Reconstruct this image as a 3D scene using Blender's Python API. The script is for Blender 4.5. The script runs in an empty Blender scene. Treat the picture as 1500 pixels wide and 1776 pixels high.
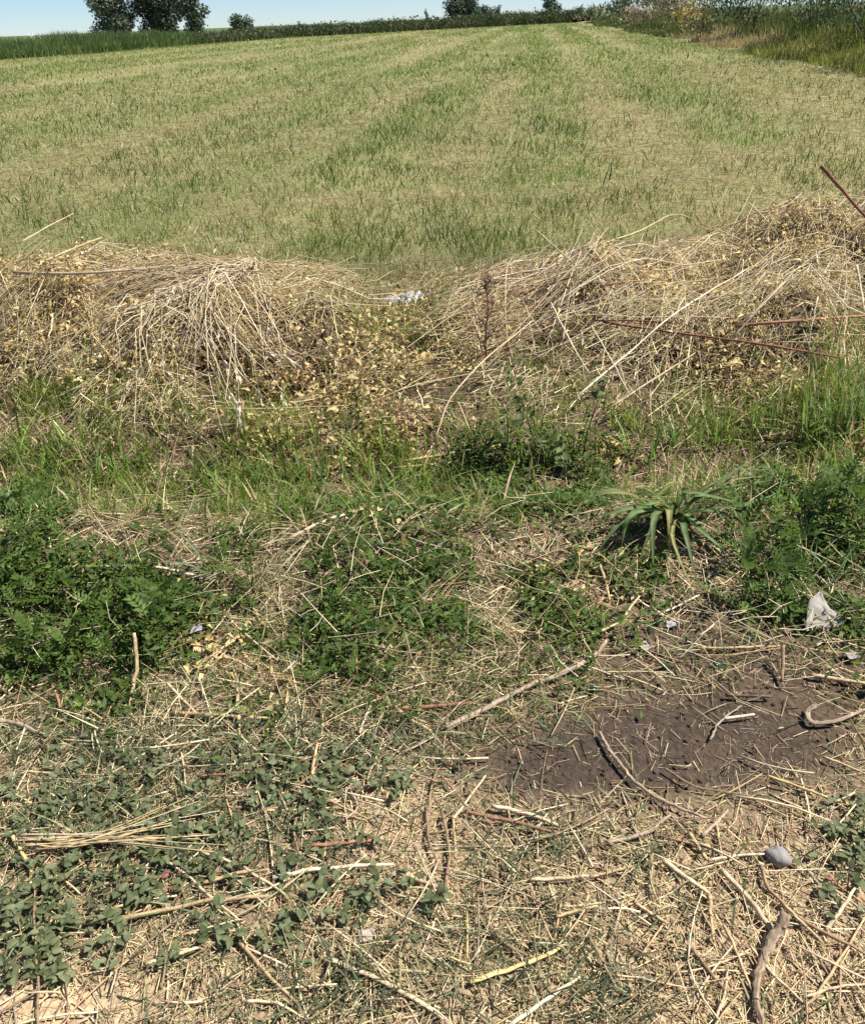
import bpy, math
import numpy as np
from mathutils import Vector, Matrix

rng = np.random.default_rng(11)
R = math.radians
scene = bpy.context.scene
COL = scene.collection

# ------------------------------------------------------------------ camera
PW, PH = 1500.0, 1776.0
VFOV = R(62.0)
FPX = PH / 2 / math.tan(VFOV / 2)
CAMZ = 1.60
ROLL = R(2.3)
PITCH = math.atan((PH / 2 - 33) / FPX)
f0 = np.array([0, math.cos(PITCH), -math.sin(PITCH)])
u0 = np.array([0, math.sin(PITCH), math.cos(PITCH)])
r0 = np.array([1.0, 0, 0])
RT = math.cos(ROLL) * r0 - math.sin(ROLL) * u0
UP = math.sin(ROLL) * r0 + math.cos(ROLL) * u0
CAM = np.array([0, 0, CAMZ])
cd = bpy.data.cameras.new('camera')
cam = bpy.data.objects.new('camera', cd)
COL.objects.link(cam)
cd.sensor_fit = 'VERTICAL'
cd.sensor_height = 24.0
cd.lens = 12.0 / math.tan(VFOV / 2)
cd.clip_start = 0.02
cd.clip_end = 8000
cam.matrix_world = Matrix(((RT[0], UP[0], -f0[0], 0), (RT[1], UP[1], -f0[1], 0), (RT[2], UP[2], -f0[2], CAMZ), (0, 0, 0, 1)))
scene.camera = cam

# ------------------------------------------------------------------ sky, sun, exposure
SUN_AZ, SUN_EL = R(86), R(58)
w = bpy.data.worlds.new('World')
scene.world = w
w.use_nodes = True
nt = w.node_tree
sky = nt.nodes.new('ShaderNodeTexSky')
sky.sky_type = 'NISHITA'
sky.sun_disc = False
sky.sun_elevation = SUN_EL
sky.sun_rotation = SUN_AZ
sky.air_density = 1.0
sky.altitude = 2500
sky.dust_density = 0.0
sky.ozone_density = 4.0
bg = nt.nodes['Background']
bg.inputs['Strength'].default_value = 0.066
tint = nt.nodes.new('ShaderNodeVectorMath')
tint.operation = 'MULTIPLY'
tint.inputs[1].default_value = (0.83, 0.92, 1.06)
nt.links.new(sky.outputs[0], tint.inputs[0])
nt.links.new(tint.outputs[0], bg.inputs[0])
sd = bpy.data.lights.new('sun', 'SUN')
sd.energy = 5.0
sd.angle = R(0.53)
sd.color = (1.0, 0.955, 0.88)
sun = bpy.data.objects.new('sun', sd)
COL.objects.link(sun)
sun.rotation_euler = Vector((math.sin(SUN_AZ) * math.cos(SUN_EL), math.cos(SUN_AZ) * math.cos(SUN_EL), math.sin(SUN_EL))).to_track_quat('Z', 'Y').to_euler()
sun.location = (6, 2, 12)
scene.view_settings.view_transform = 'Standard'
scene.view_settings.look = 'None'
scene.view_settings.gamma = 1.0
scene.view_settings.exposure = 0.85
scene.cycles.max_bounces = 6
scene.cycles.diffuse_bounces = 4
scene.cycles.transmission_bounces = 4
scene.cycles.transparent_max_bounces = 4

# ------------------------------------------------------------------ maths helpers
def vnoise(x, y, s, seed=0):
    """smooth value noise 0..1 with feature size s"""
    x = np.asarray(x, float) / s + 1000 + seed * 17.3
    y = np.asarray(y, float) / s + 1000 + seed * 9.1
    xi, yi = np.floor(x), np.floor(y)
    fx, fy = x - xi, y - yi
    fx, fy = fx * fx * (3 - 2 * fx), fy * fy * (3 - 2 * fy)
    def hsh(a, b):
        v = np.sin(a * 127.1 + b * 311.7 + seed * 74.7) * 43758.5453
        return v - np.floor(v)
    a, b, c, d = hsh(xi, yi), hsh(xi + 1, yi), hsh(xi, yi + 1), hsh(xi + 1, yi + 1)
    return (a * (1 - fx) + b * fx) * (1 - fy) + (c * (1 - fx) + d * fx) * fy

def fbm(x, y, s, seed=0):
    return 0.55 * vnoise(x, y, s, seed) + 0.3 * vnoise(x, y, s * 0.47, seed + 3) + 0.15 * vnoise(x, y, s * 0.21, seed + 7)

def sstep(a, b, x):
    t = np.clip((np.asarray(x, float) - a) / (b - a), 0, 1)
    return t * t * (3 - 2 * t)

def bump(x, y, cx, cy, rx, ry):
    q = ((x - cx) / rx) ** 2 + ((y - cy) / ry) ** 2
    return np.exp(-q * q * 0.9)

def edge_x(y):                       # foot of the overgrown bank on the right of the field
    return 7.9 + 0.128 * np.asarray(y, float)

def height(x, y):
    x = np.asarray(x, float); y = np.asarray(y, float)
    near = 1 - sstep(6.5, 9.5, y)
    z = (fbm(x, y, 0.55, 1) - 0.5) * 0.055 * near + (vnoise(x, y, 7.0, 2) - 0.5) * 0.10 * sstep(7, 14, y) * (1 - 0.6 * sstep(40, 90, y))
    wob = (vnoise(x, x * 0, 0.9, 5) - 0.5) * 0.30
    z = z + 0.07 * np.exp(-((y + wob - 2.62) / 0.28) ** 2)
    z = z - 0.15 * np.exp(-((y + wob - 3.20) / 0.32) ** 2)
    heap = 0.25 * bump(x, y, -1.30, 4.75, 0.95, 0.85) + 0.24 * bump(x, y, -2.75, 5.0, 1.1, 0.95) + 0.22 * bump(x, y, -4.3, 5.0, 1.0, 0.95)
    heap = heap + 0.12 * bump(x, y, 0.65, 4.85, 0.6, 0.8) + 0.17 * bump(x, y, 1.6, 4.95, 0.85, 0.9) + 0.30 * bump(x, y, 2.9, 5.55, 0.95, 0.95)
    heap = heap + 0.30 * bump(x, y, 4.3, 5.5, 1.0, 0.9) + 0.05 * bump(x, y, -0.25, 5.0, 0.6, 0.9)
    heap = heap + 0.14 * bump(x, y, 1.75, 4.15, 0.34, 0.25) + 0.07 * bump(x, y, -1.05, 4.55, 0.62, 0.42) - 0.12 * bump(x, y, -0.75, 3.95, 0.42, 0.22)
    z = z + heap * (0.15 + 1.65 * fbm(x, y, 0.3, 9))
    z = z + 0.8 * sstep(0.3, 4.5, x - edge_x(y)) * sstep(8, 14, y)
    return z

def project(x, y, z):
    d = np.stack([x, y, z], -1) - CAM
    dep = np.maximum(d @ f0, 1e-3)
    return PW / 2 + (d @ RT) / dep * FPX, PH / 2 - (d @ UP) / dep * FPX

def ray(px, py):
    v = f0 + RT * ((px - PW / 2) / FPX) + UP * ((PH / 2 - py) / FPX)
    return v

def gp(px, py, lift=0.0):
    """point of the terrain that photo pixel (px,py) looks at"""
    v = ray(px, py)
    t = np.linspace(0.4, 9.0, 900) / max(v[1], 0.05)
    P = CAM + t[:, None] * v
    below = np.nonzero(P[:, 2] < height(P[:, 0], P[:, 1]) + lift)[0]
    if len(below) == 0:
        tt = -(CAMZ) / min(v[2], -1e-3)
        p = CAM + v * tt
        return np.array([p[0], p[1], float(height(p[0], p[1])) + lift])
    i = max(below[0], 1)
    lo, hi = t[i - 1], t[i]
    for _ in range(24):
        m = (lo + hi) / 2
        p = CAM + v * m
        if p[2] < float(height(p[0], p[1])) + lift: hi = m
        else: lo = m
    p = CAM + v * hi
    return np.array([p[0], p[1], float(height(p[0], p[1])) + lift])

def at(px, py, dist):
    v = ray(px, py)
    return CAM + v * (dist / v[1])

def catmull(pts, n):
    P = np.asarray(pts, float)
    if len(P) == 2:
        return P[0] + (P[1] - P[0]) * np.linspace(0, 1, n)[:, None]
    Q = np.vstack([2 * P[0] - P[1], P, 2 * P[-1] - P[-2]])
    out = []
    for s in np.linspace(0, len(P) - 1 - 1e-6, n):
        i = int(s); t = s - i
        a, b, c, d = Q[i], Q[i + 1], Q[i + 2], Q[i + 3]
        out.append(0.5 * (2 * b + (c - a) * t + (2 * a - 5 * b + 4 * c - d) * t * t + (3 * b - a - 3 * c + d) * t ** 3))
    return np.array(out)

# ------------------------------------------------------------------ mesh helpers
def np_mesh(name, V, F, C=None, smooth=False):
    """V (n,3), F list of index arrays (m,3)/(m,4), C (n,3) linear colour"""
    me = bpy.data.meshes.new(name)
    V = np.ascontiguousarray(V, dtype=np.float32)
    F = [np.asarray(f, dtype=np.int32) for f in F if len(f)]
    nl = sum(f.size for f in F); npoly = sum(len(f) for f in F)
    me.vertices.add(len(V)); me.vertices.foreach_set('co', V.ravel())
    me.loops.add(nl); me.loops.foreach_set('vertex_index', np.concatenate([f.ravel() for f in F]))
    tot = np.concatenate([np.full(len(f), f.shape[1], np.int32) for f in F])
    st = np.concatenate([[0], np.cumsum(tot)[:-1]]).astype(np.int32)
    me.polygons.add(npoly); me.polygons.foreach_set('loop_start', st); me.polygons.foreach_set('loop_total', tot)
    if smooth:
        me.polygons.foreach_set('use_smooth', np.ones(npoly, bool))
    if C is not None:
        at_ = me.color_attributes.new('Col', 'FLOAT_COLOR', 'POINT')
        cc = np.ones((len(V), 4), np.float32); cc[:, :3] = np.clip(C, 0.002, 0.95)
        at_.data.foreach_set('color', cc.ravel())
    me.update(calc_edges=True)
    me.validate()
    return me

def obj(name, me, m, parent=None):
    o = bpy.data.objects.new(name, me)
    COL.objects.link(o)
    if m is not None and not me.materials: me.materials.append(m)
    if parent is not None: o.parent = parent
    return o

def tag(o, label, cat, group=None):
    o['label'] = label; o['category'] = cat
    if group: o['group'] = group
    return o

def kind(o, k):
    o['kind'] = k
    return o

def empty(name, loc=(0, 0, 0), rz=0.0):
    o = bpy.data.objects.new(name, None)
    o.empty_display_size = 0.05
    COL.objects.link(o)
    o.location = loc; o.rotation_euler = (0, 0, rz)
    return o

def copy_thing(root, loc, rot=(0, 0, 0), sc=1.0):
    r = root.copy(); COL.objects.link(r)
    r.location = loc; r.rotation_euler = rot; r.scale = (sc, sc, sc) if np.isscalar(sc) else sc
    for ch in root.children:
        c = ch.copy(); COL.objects.link(c); c.parent = r
        for g in ch.children:
            d = g.copy(); COL.objects.link(d); d.parent = c
    return r

def grid_faces(N, K, S, closed):
    """faces of N strips, each K rings of S verts"""
    base = (np.arange(N) * K * S)[:, None, None]
    k = np.arange(K - 1)[None, :, None] * S
    s = np.arange(S if closed else S - 1)[None, None, :]
    s2 = (s + 1) % S
    a = base + k + s; b = base + k + s2; c = base + k + S + s2; d = base + k + S + s
    return np.stack([a, b, c, d], -1).reshape(-1, 4)

def ribbons(Cn, W, side, col, fold=0.0):
    """Cn (N,K,3) centre lines, W (N,K) half widths, side (N,3), col (N,3) or (N,K,3)"""
    N, K, _ = Cn.shape
    off = W[:, :, None] * side[:, None, :]
    if fold:
        t = np.gradient(Cn, axis=1)
        n = np.cross(t, np.broadcast_to(side[:, None, :], t.shape)); n /= np.linalg.norm(n, axis=-1, keepdims=True) + 1e-9
        V = np.stack([Cn - off + n * (W * fold)[:, :, None], Cn, Cn + off + n * (W * fold)[:, :, None]], 2); S = 3
    else:
        V = np.stack([Cn - off, Cn + off], 2); S = 2
    if col.ndim == 2: col = np.broadcast_to(col[:, None, :], (N, K, 3))
    Cc = np.broadcast_to(col[:, :, None, :], (N, K, S, 3))
    return V.reshape(-1, 3), grid_faces(N, K, S, False), Cc.reshape(-1, 3)

def tubes(Cn, Rr, col, S=3, closed_ends=True):
    N, K, _ = Cn.shape
    t = np.gradient(Cn, axis=1); t /= np.linalg.norm(t, axis=-1, keepdims=True) + 1e-9
    ref = np.where(np.abs(t[..., 2:3]) > 0.9, np.array([1.0, 0, 0]), np.array([0, 0, 1.0]))
    a = np.cross(t, ref); a /= np.linalg.norm(a, axis=-1, keepdims=True) + 1e-9
    b = np.cross(a, t)
    th = np.arange(S) * 2 * np.pi / S + 0.5
    V = Cn[:, :, None, :] + Rr[:, :, None, None] * (np.cos(th)[None, None, :, None] * a[:, :, None, :] + np.sin(th)[None, None, :, None] * b[:, :, None, :])
    if col.ndim == 2: col = np.broadcast_to(col[:, None, :], (N, K, 3))
    streak = 1 + (rng.random((N, 1, S, 1)) - 0.5) * 0.35
    Cc = col[:, :, None, :] * streak
    F = [grid_faces(N, K, S, True)]
    if not closed_ends: return V.reshape(-1, 3), F, Cc.reshape(-1, 3)
    caps = (np.arange(N) * K * S)[:, None]
    idx = np.arange(S)[None, :]
    F.append(caps + idx[:, ::-1]); F.append(caps + (K - 1) * S + idx)
    return V.reshape(-1, 3), F, Cc.reshape(-1, 3)

def unit(v):
    return v / (np.linalg.norm(v, axis=-1, keepdims=True) + 1e-9)

def leaves(P, D, Nn, L, W, col, cup=0.25, tipdrop=0.12):
    """many small folded leaves: base P, direction D, normal Nn, length L, half width W"""
    D = unit(D); S = unit(np.cross(D, Nn)); Nn = np.cross(S, D)
    l = L[:, None]; w_ = W[:, None]
    base = P
    m = P + D * l * 0.45
    le = P + D * l * 0.42 - S * w_ + Nn * w_ * cup
    ri = P + D * l * 0.42 + S * w_ + Nn * w_ * cup
    tip = P + D * l - Nn * l * tipdrop
    V = np.stack([base, le, m, ri, tip], 1)
    N = len(P)
    b = (np.arange(N) * 5)[:, None]
    F = np.concatenate([b + np.array([[0, 2, 1]]), b + np.array([[0, 3, 2]]), b + np.array([[1, 2, 4]]), b + np.array([[2, 3, 4]])])
    C = np.repeat(col[:, None, :], 5, 1)
    return V.reshape(-1, 3), F, C.reshape(-1, 3)

class Acc:
    """collects vectorised pieces into one mesh"""
    def __init__(s): s.V, s.F, s.C, s.n = [], [], [], 0
    def add(s, V, F, C):
        F = F if isinstance(F, list) else [F]
        s.V.append(V); s.C.append(C); s.F += [f + s.n for f in F]; s.n += len(V)
    def mesh(s, name, smooth=False):
        f3 = [f for f in s.F if f.shape[1] == 3]; f4 = [f for f in s.F if f.shape[1] == 4]
        fo = [f for f in s.F if f.shape[1] > 4]
        FF = ([np.concatenate(f3)] if f3 else []) + ([np.concatenate(f4)] if f4 else []) + fo
        return np_mesh(name, np.concatenate(s.V), FF, np.concatenate(s.C), smooth)

# ------------------------------------------------------------------ materials (all procedural, tinted by a colour attribute)
def mat(name, rough=0.6, spec=0.25, trans=0.0, noise=30.0, amount=0.35, bumps=0.0, bump_scale=80.0, stretch=None):
    m = bpy.data.materials.new(name); m.use_nodes = True
    t = m.node_tree; N = t.nodes; L = t.links
    p = N['Principled BSDF']; out = N['Material Output']
    p.inputs['Roughness'].default_value = rough
    p.inputs['Specular IOR Level'].default_value = spec
    a = N.new('ShaderNodeAttribute'); a.attribute_name = 'Col'
    tc = N.new('ShaderNodeTexCoord')
    nz = N.new('ShaderNodeTexNoise'); nz.inputs['Scale'].default_value = noise; nz.inputs['Detail'].default_value = 4
    if stretch:
        mp = N.new('ShaderNodeMapping'); mp.inputs['Scale'].default_value = stretch
        L.new(tc.outputs['Object'], mp.inputs[0]); L.new(mp.outputs[0], nz.inputs['Vector'])
    else:
        L.new(tc.outputs['Object'], nz.inputs['Vector'])
    mr = N.new('ShaderNodeMapRange'); mr.inputs[1].default_value = 0.25; mr.inputs[2].default_value = 0.75
    mr.inputs[3].default_value = 1 - amount; mr.inputs[4].default_value = 1 + amount
    L.new(nz.outputs['Fac'], mr.inputs[0])
    mx = N.new('ShaderNodeVectorMath'); mx.operation = 'SCALE'
    L.new(a.outputs['Color'], mx.inputs[0]); L.new(mr.outputs[0], mx.inputs['Scale'])
    L.new(mx.outputs[0], p.inputs['Base Color'])
    if bumps:
        n2 = N.new('ShaderNodeTexNoise'); n2.inputs['Scale'].default_value = bump_scale; n2.inputs['Detail'].default_value = 6
        L.new(tc.outputs['Object'], n2.inputs['Vector'])
        bp = N.new('ShaderNodeBump'); bp.inputs['Strength'].default_value = bumps; bp.inputs['Distance'].default_value = 0.02
        L.new(n2.outputs['Fac'], bp.inputs['Height']); L.new(bp.outputs[0], p.inputs['Normal'])
    if trans:
        tr = N.new('ShaderNodeBsdfTranslucent'); L.new(mx.outputs[0], tr.inputs['Color'])
        ms = N.new('ShaderNodeMixShader'); ms.inputs[0].default_value = trans
        L.new(p.outputs[0], ms.inputs[1]); L.new(tr.outputs[0], ms.inputs[2]); L.new(ms.outputs[0], out.inputs['Surface'])
    return m

M_GROUND = mat('soil_and_stubble', 0.95, 0.1, 0, 45, 0.35, 0.9, 55)
M_LEAF = mat('green_leaf', 0.55, 0.25, 0.42, 40, 0.25)
M_GRASS = mat('green_grass_blade', 0.5, 0.3, 0.45, 25, 0.25)
M_STRAW = mat('dry_straw', 0.55, 0.3, 0.12, 60, 0.25)
M_BARK = mat('dry_stalk_bark', 0.7, 0.2, 0, 90, 0.35, 0.22, 150)
M_DRYLEAF = mat('curled_dry_leaf', 0.6, 0.25, 0.28, 50, 0.3)
M_FAR = mat('far_foliage', 0.6, 0.2, 0.22, 1.2, 0.3)
M_STONE = mat('grey_stone', 0.85, 0.2, 0, 60, 0.18, 0.10, 160)
M_PAPER = mat('crumpled_paper', 0.8, 0.2, 0.15, 25, 0.08)
M_PLASTIC = mat('thin_plastic_film', 0.3, 0.5, 0.3, 30, 0.1)
def glass_mat():
    m = bpy.data.materials.new('green_bottle_glass'); m.use_nodes = True
    p = m.node_tree.nodes['Principled BSDF']
    p.inputs['Base Color'].default_value = (0.02, 0.11, 0.055, 1)
    p.inputs['Roughness'].default_value = 0.12
    p.inputs['Transmission Weight'].default_value = 0.55
    nz = m.node_tree.nodes.new('ShaderNodeTexNoise'); nz.inputs['Scale'].default_value = 70
    mr = m.node_tree.nodes.new('ShaderNodeMapRange'); mr.inputs[3].default_value = 0.08; mr.inputs[4].default_value = 0.3
    m.node_tree.links.new(nz.outputs['Fac'], mr.inputs[0]); m.node_tree.links.new(mr.outputs[0], p.inputs['Roughness'])
    return m
M_GLASS = glass_mat()

PAL = {   # linear albedo
    'pale': (0.54, 0.425, 0.26), 'white': (0.62, 0.525, 0.37), 'tan': (0.44, 0.315, 0.17), 'yellow': (0.52, 0.40, 0.17),
    'brown': (0.27, 0.18, 0.105), 'grey': (0.36, 0.275, 0.19), 'wood': (0.31, 0.225, 0.145), 'dark': (0.13, 0.085, 0.055), 'red': (0.21, 0.085, 0.052), 'redbrown': (0.30, 0.155, 0.09),
}
PAL = {k: np.array(v) for k, v in PAL.items()}
GREEN_MID = np.array([0.135, 0.205, 0.030]); GREEN_DEEP = np.array([0.070, 0.120, 0.024]); GREEN_BLUE = np.array([0.125, 0.155, 0.078])
GREEN_LIGHT = np.array([0.24, 0.33, 0.05]); STRAW = np.array([0.58, 0.46, 0.26]); GOLD = np.array([0.56, 0.40, 0.15])

def jitter(base, n, amt=0.2, hue=0.06):
    c = np.broadcast_to(base, (n, 3)) * (1 + (rng.random((n, 1)) - 0.5) * 2 * amt)
    return c * (1 + (rng.random((n, 3)) - 0.5) * 2 * hue)

def mixcol(a, b, t):
    return a * (1 - t[:, None]) + b * t[:, None]

# masks over the place: written in the coordinates of the survey photograph, evaluated where each ground point lies
def E(u, v, cx, cy, rx, ry, p=1.5):
    return np.exp(-(((u - cx) / rx) ** 2 + ((v - cy) / ry) ** 2) ** p)

def soil_mask(u, v):
    return np.clip(1.3 * E(u, v, 1150, 1305, 310, 100) + 0.62 * E(u, v, 1400, 1195, 180, 80) + 0.42 * E(u, v, 1130, 1130, 220, 70) + 0.5 * E(u, v, 900, 1340, 110, 50) + 0.35 * E(u, v, 1300, 1100, 200, 50), 0, 1)

def sand_mask(u, v):
    return np.clip(E(u, v, 80, 1745, 180, 55) + 0.35 * sstep(1560, 1760, v) + 0.9 * E(u, v, 1150, 850, 160, 36) + 0.6 * E(u, v, 700, 1450, 90, 120) + 0.5 * E(u, v, 1250, 1600, 260, 200), 0, 1)

# ------------------------------------------------------------------ ground: one sheet out to the horizon
def axis(a, b, step, far, n):
    core = np.arange(a, b + 1e-6, step)
    g = np.geomspace(step * 1.3, far, n)
    return np.concatenate([[-far + a], (a - g[::-1])[1:], core, b + g])
gx = axis(-5.0, 5.0, 0.06, 1500, 46)
gy = axis(0.3, 7.0, 0.045, 2500, 60)
X, Y = np.meshgrid(gx, gy)
Z = height(X, Y)
V = np.stack([X, Y, Z], -1).reshape(-1, 3)
nx, ny = len(gx), len(gy)
i = np.arange(nx - 1)[None, :] + np.arange(ny - 1)[:, None] * nx
F = np.stack([i, i + 1, i + 1 + nx, i + nx], -1).reshape(-1, 4)
x, y, z = V.T
u, v = project(x, y, z)
u = np.where(y < 0.3, 0, u); v = np.where(y < 0.3, 1900, v)
field_c = np.array([0.20, 0.185, 0.075])
n1 = fbm(x - 0.128 * y, y * 0.18, 1.6, 21)
fc = mixcol(np.broadcast_to(np.array([0.13, 0.15, 0.05]), (len(x), 3)), np.broadcast_to(np.array([0.29, 0.25, 0.125]), (len(x), 3)), n1)
nearc = np.broadcast_to(np.array([0.26, 0.19, 0.115]), (len(x), 3)) * (0.6 + 0.8 * fbm(x, y, 0.35, 4))[:, None]
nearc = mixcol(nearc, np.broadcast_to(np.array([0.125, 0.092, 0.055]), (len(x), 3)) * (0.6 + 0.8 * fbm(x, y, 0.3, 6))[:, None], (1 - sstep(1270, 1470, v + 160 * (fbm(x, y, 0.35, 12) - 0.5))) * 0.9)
nearc = mixcol(nearc, np.broadcast_to(np.array([0.50, 0.37, 0.23]), (len(x), 3)), sand_mask(u, v) * 0.9)
nearc = mixcol(nearc, np.broadcast_to(np.array([0.066, 0.048, 0.035]), (len(x), 3)), np.clip(soil_mask(u, v) * 1.25 - 0.22 + 1.2 * (fbm(x, y, 0.16, 8) - 0.5), 0, 1))
heapc = np.broadcast_to(np.array([0.095, 0.068, 0.040]), (len(x), 3)) * (0.5 + fbm(x, y, 0.3, 14))[:, None]  # soil and dead-leaf brown, darkened to paint shadow into the hay gaps
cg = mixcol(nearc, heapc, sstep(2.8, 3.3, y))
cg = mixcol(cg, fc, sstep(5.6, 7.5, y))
cg = mixcol(cg, np.broadcast_to(np.array([0.09, 0.115, 0.045]), (len(x), 3)), sstep(165, 200, y))
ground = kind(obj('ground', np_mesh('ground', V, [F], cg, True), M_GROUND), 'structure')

# ------------------------------------------------------------------ the mown field: short blades, sparser and coarser with distance
STRAW_LINES = [((60, 300), (470, 160), 0.35), ((560, 352), (830, 342), 0.28), ((915, 192), (1000, 190), 0.4), ((230, 232), (330, 222), 0.3), ((0, 318), (120, 270), 0.3), ((1000, 330), (1280, 300), 0.5)]
def field_green(x, y):
    s = x - 0.128 * y
    g = 0.46 + 2.0 * (fbm(s, y * 0.06, 1.7, 31) - 0.5) + 0.9 * (fbm(x, y, 0.7, 33) - 0.5) + 0.5 * (fbm(x, y, 6.0, 35) - 0.5)
    g = g + 0.07 * np.sin(s * 2.05 + 0.6 + 1.2 * vnoise(x, y, 9, 5)) * sstep(7, 16, y)
    g = g + 0.6 * (fbm(s, y * 0.05, 0.55, 37) - 0.5) * sstep(10, 30, y)
    g = g + 0.55 * np.exp(-((s - 2.6 - 0.3 * vnoise(x, y, 6, 8)) / 0.75) ** 2) * sstep(9, 14, y)
    g = g - 0.35 * np.exp(-((s - 1.3) / 0.55) ** 2) * sstep(8, 14, y) - 0.3 * np.exp(-((s - 4.6) / 0.7) ** 2)
    g = g + 0.10 * sstep(9, 16, y) + 0.12 * sstep(18, 45, y) + 0.25 * bump(x, y, 3.9, 8.9, 1.3, 1.2) + 0.3 * bump(x, y, -0.6, 7.0, 0.9, 0.6) + 0.3 * bump(x, y, 0.5, 7.1, 0.5, 0.5)
    for sc_, wd_, am_ in ((-6.4, 0.55, 0.4), (-2.9, 0.45, 0.32), (-11.5, 0.8, 0.35), (-18.0, 1.2, 0.3), (-4.6, 0.6, -0.25), (-8.8, 0.9, -0.25), (-0.6, 0.5, 0.22)):
        g = g - am_ * np.exp(-((s - sc_ - 0.5 * (vnoise(y, y * 0, 7, 61) - 0.5)) / wd_) ** 2) * sstep(6.5, 9, y) * (0.4 + 0.9 * vnoise(x, y, 3.0, 63))
    g = g - 0.16 * (1 - sstep(7.5, 10.5, y))
    for (a, b, wd) in STRAW_LINES:
        pa, pb = gpc(a), gpc(b)
        d = pb[:2] - pa[:2]; L2 = d @ d
        t = np.clip(((x - pa[0]) * d[0] + (y - pa[1]) * d[1]) / L2, 0, 1)
        dist = np.hypot(x - pa[0] - t * d[0], y - pa[1] - t * d[1])
        g = g - 0.65 * np.exp(-(dist / wd) ** 2)
    return np.clip(g, 0.03, 0.97)
_gpc = {}
def gpc(p):
    if p not in _gpc: _gpc[p] = gp(*p)
    return _gpc[p]

def blade_lines(x, y, z, L, az, lean, bend, K=3):
    t = np.linspace(0, 1, K)[None, :]
    hx = (np.sin(lean)[:, None] * t + bend[:, None] * t * t) * L[:, None]
    hz = (np.cos(lean)[:, None] * t - 0.5 * bend[:, None] * t * t) * L[:, None]
    return np.stack([x[:, None] + np.cos(az)[:, None] * hx, y[:, None] + np.sin(az)[:, None] * hx, z[:, None] + hz], -1)

def rand_side(n, flat=0.25):
    a = rng.random(n) * 2 * np.pi
    s = np.stack([np.cos(a), np.sin(a), (rng.random(n) - 0.5) * 2 * flat], -1)
    return unit(s)

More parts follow.
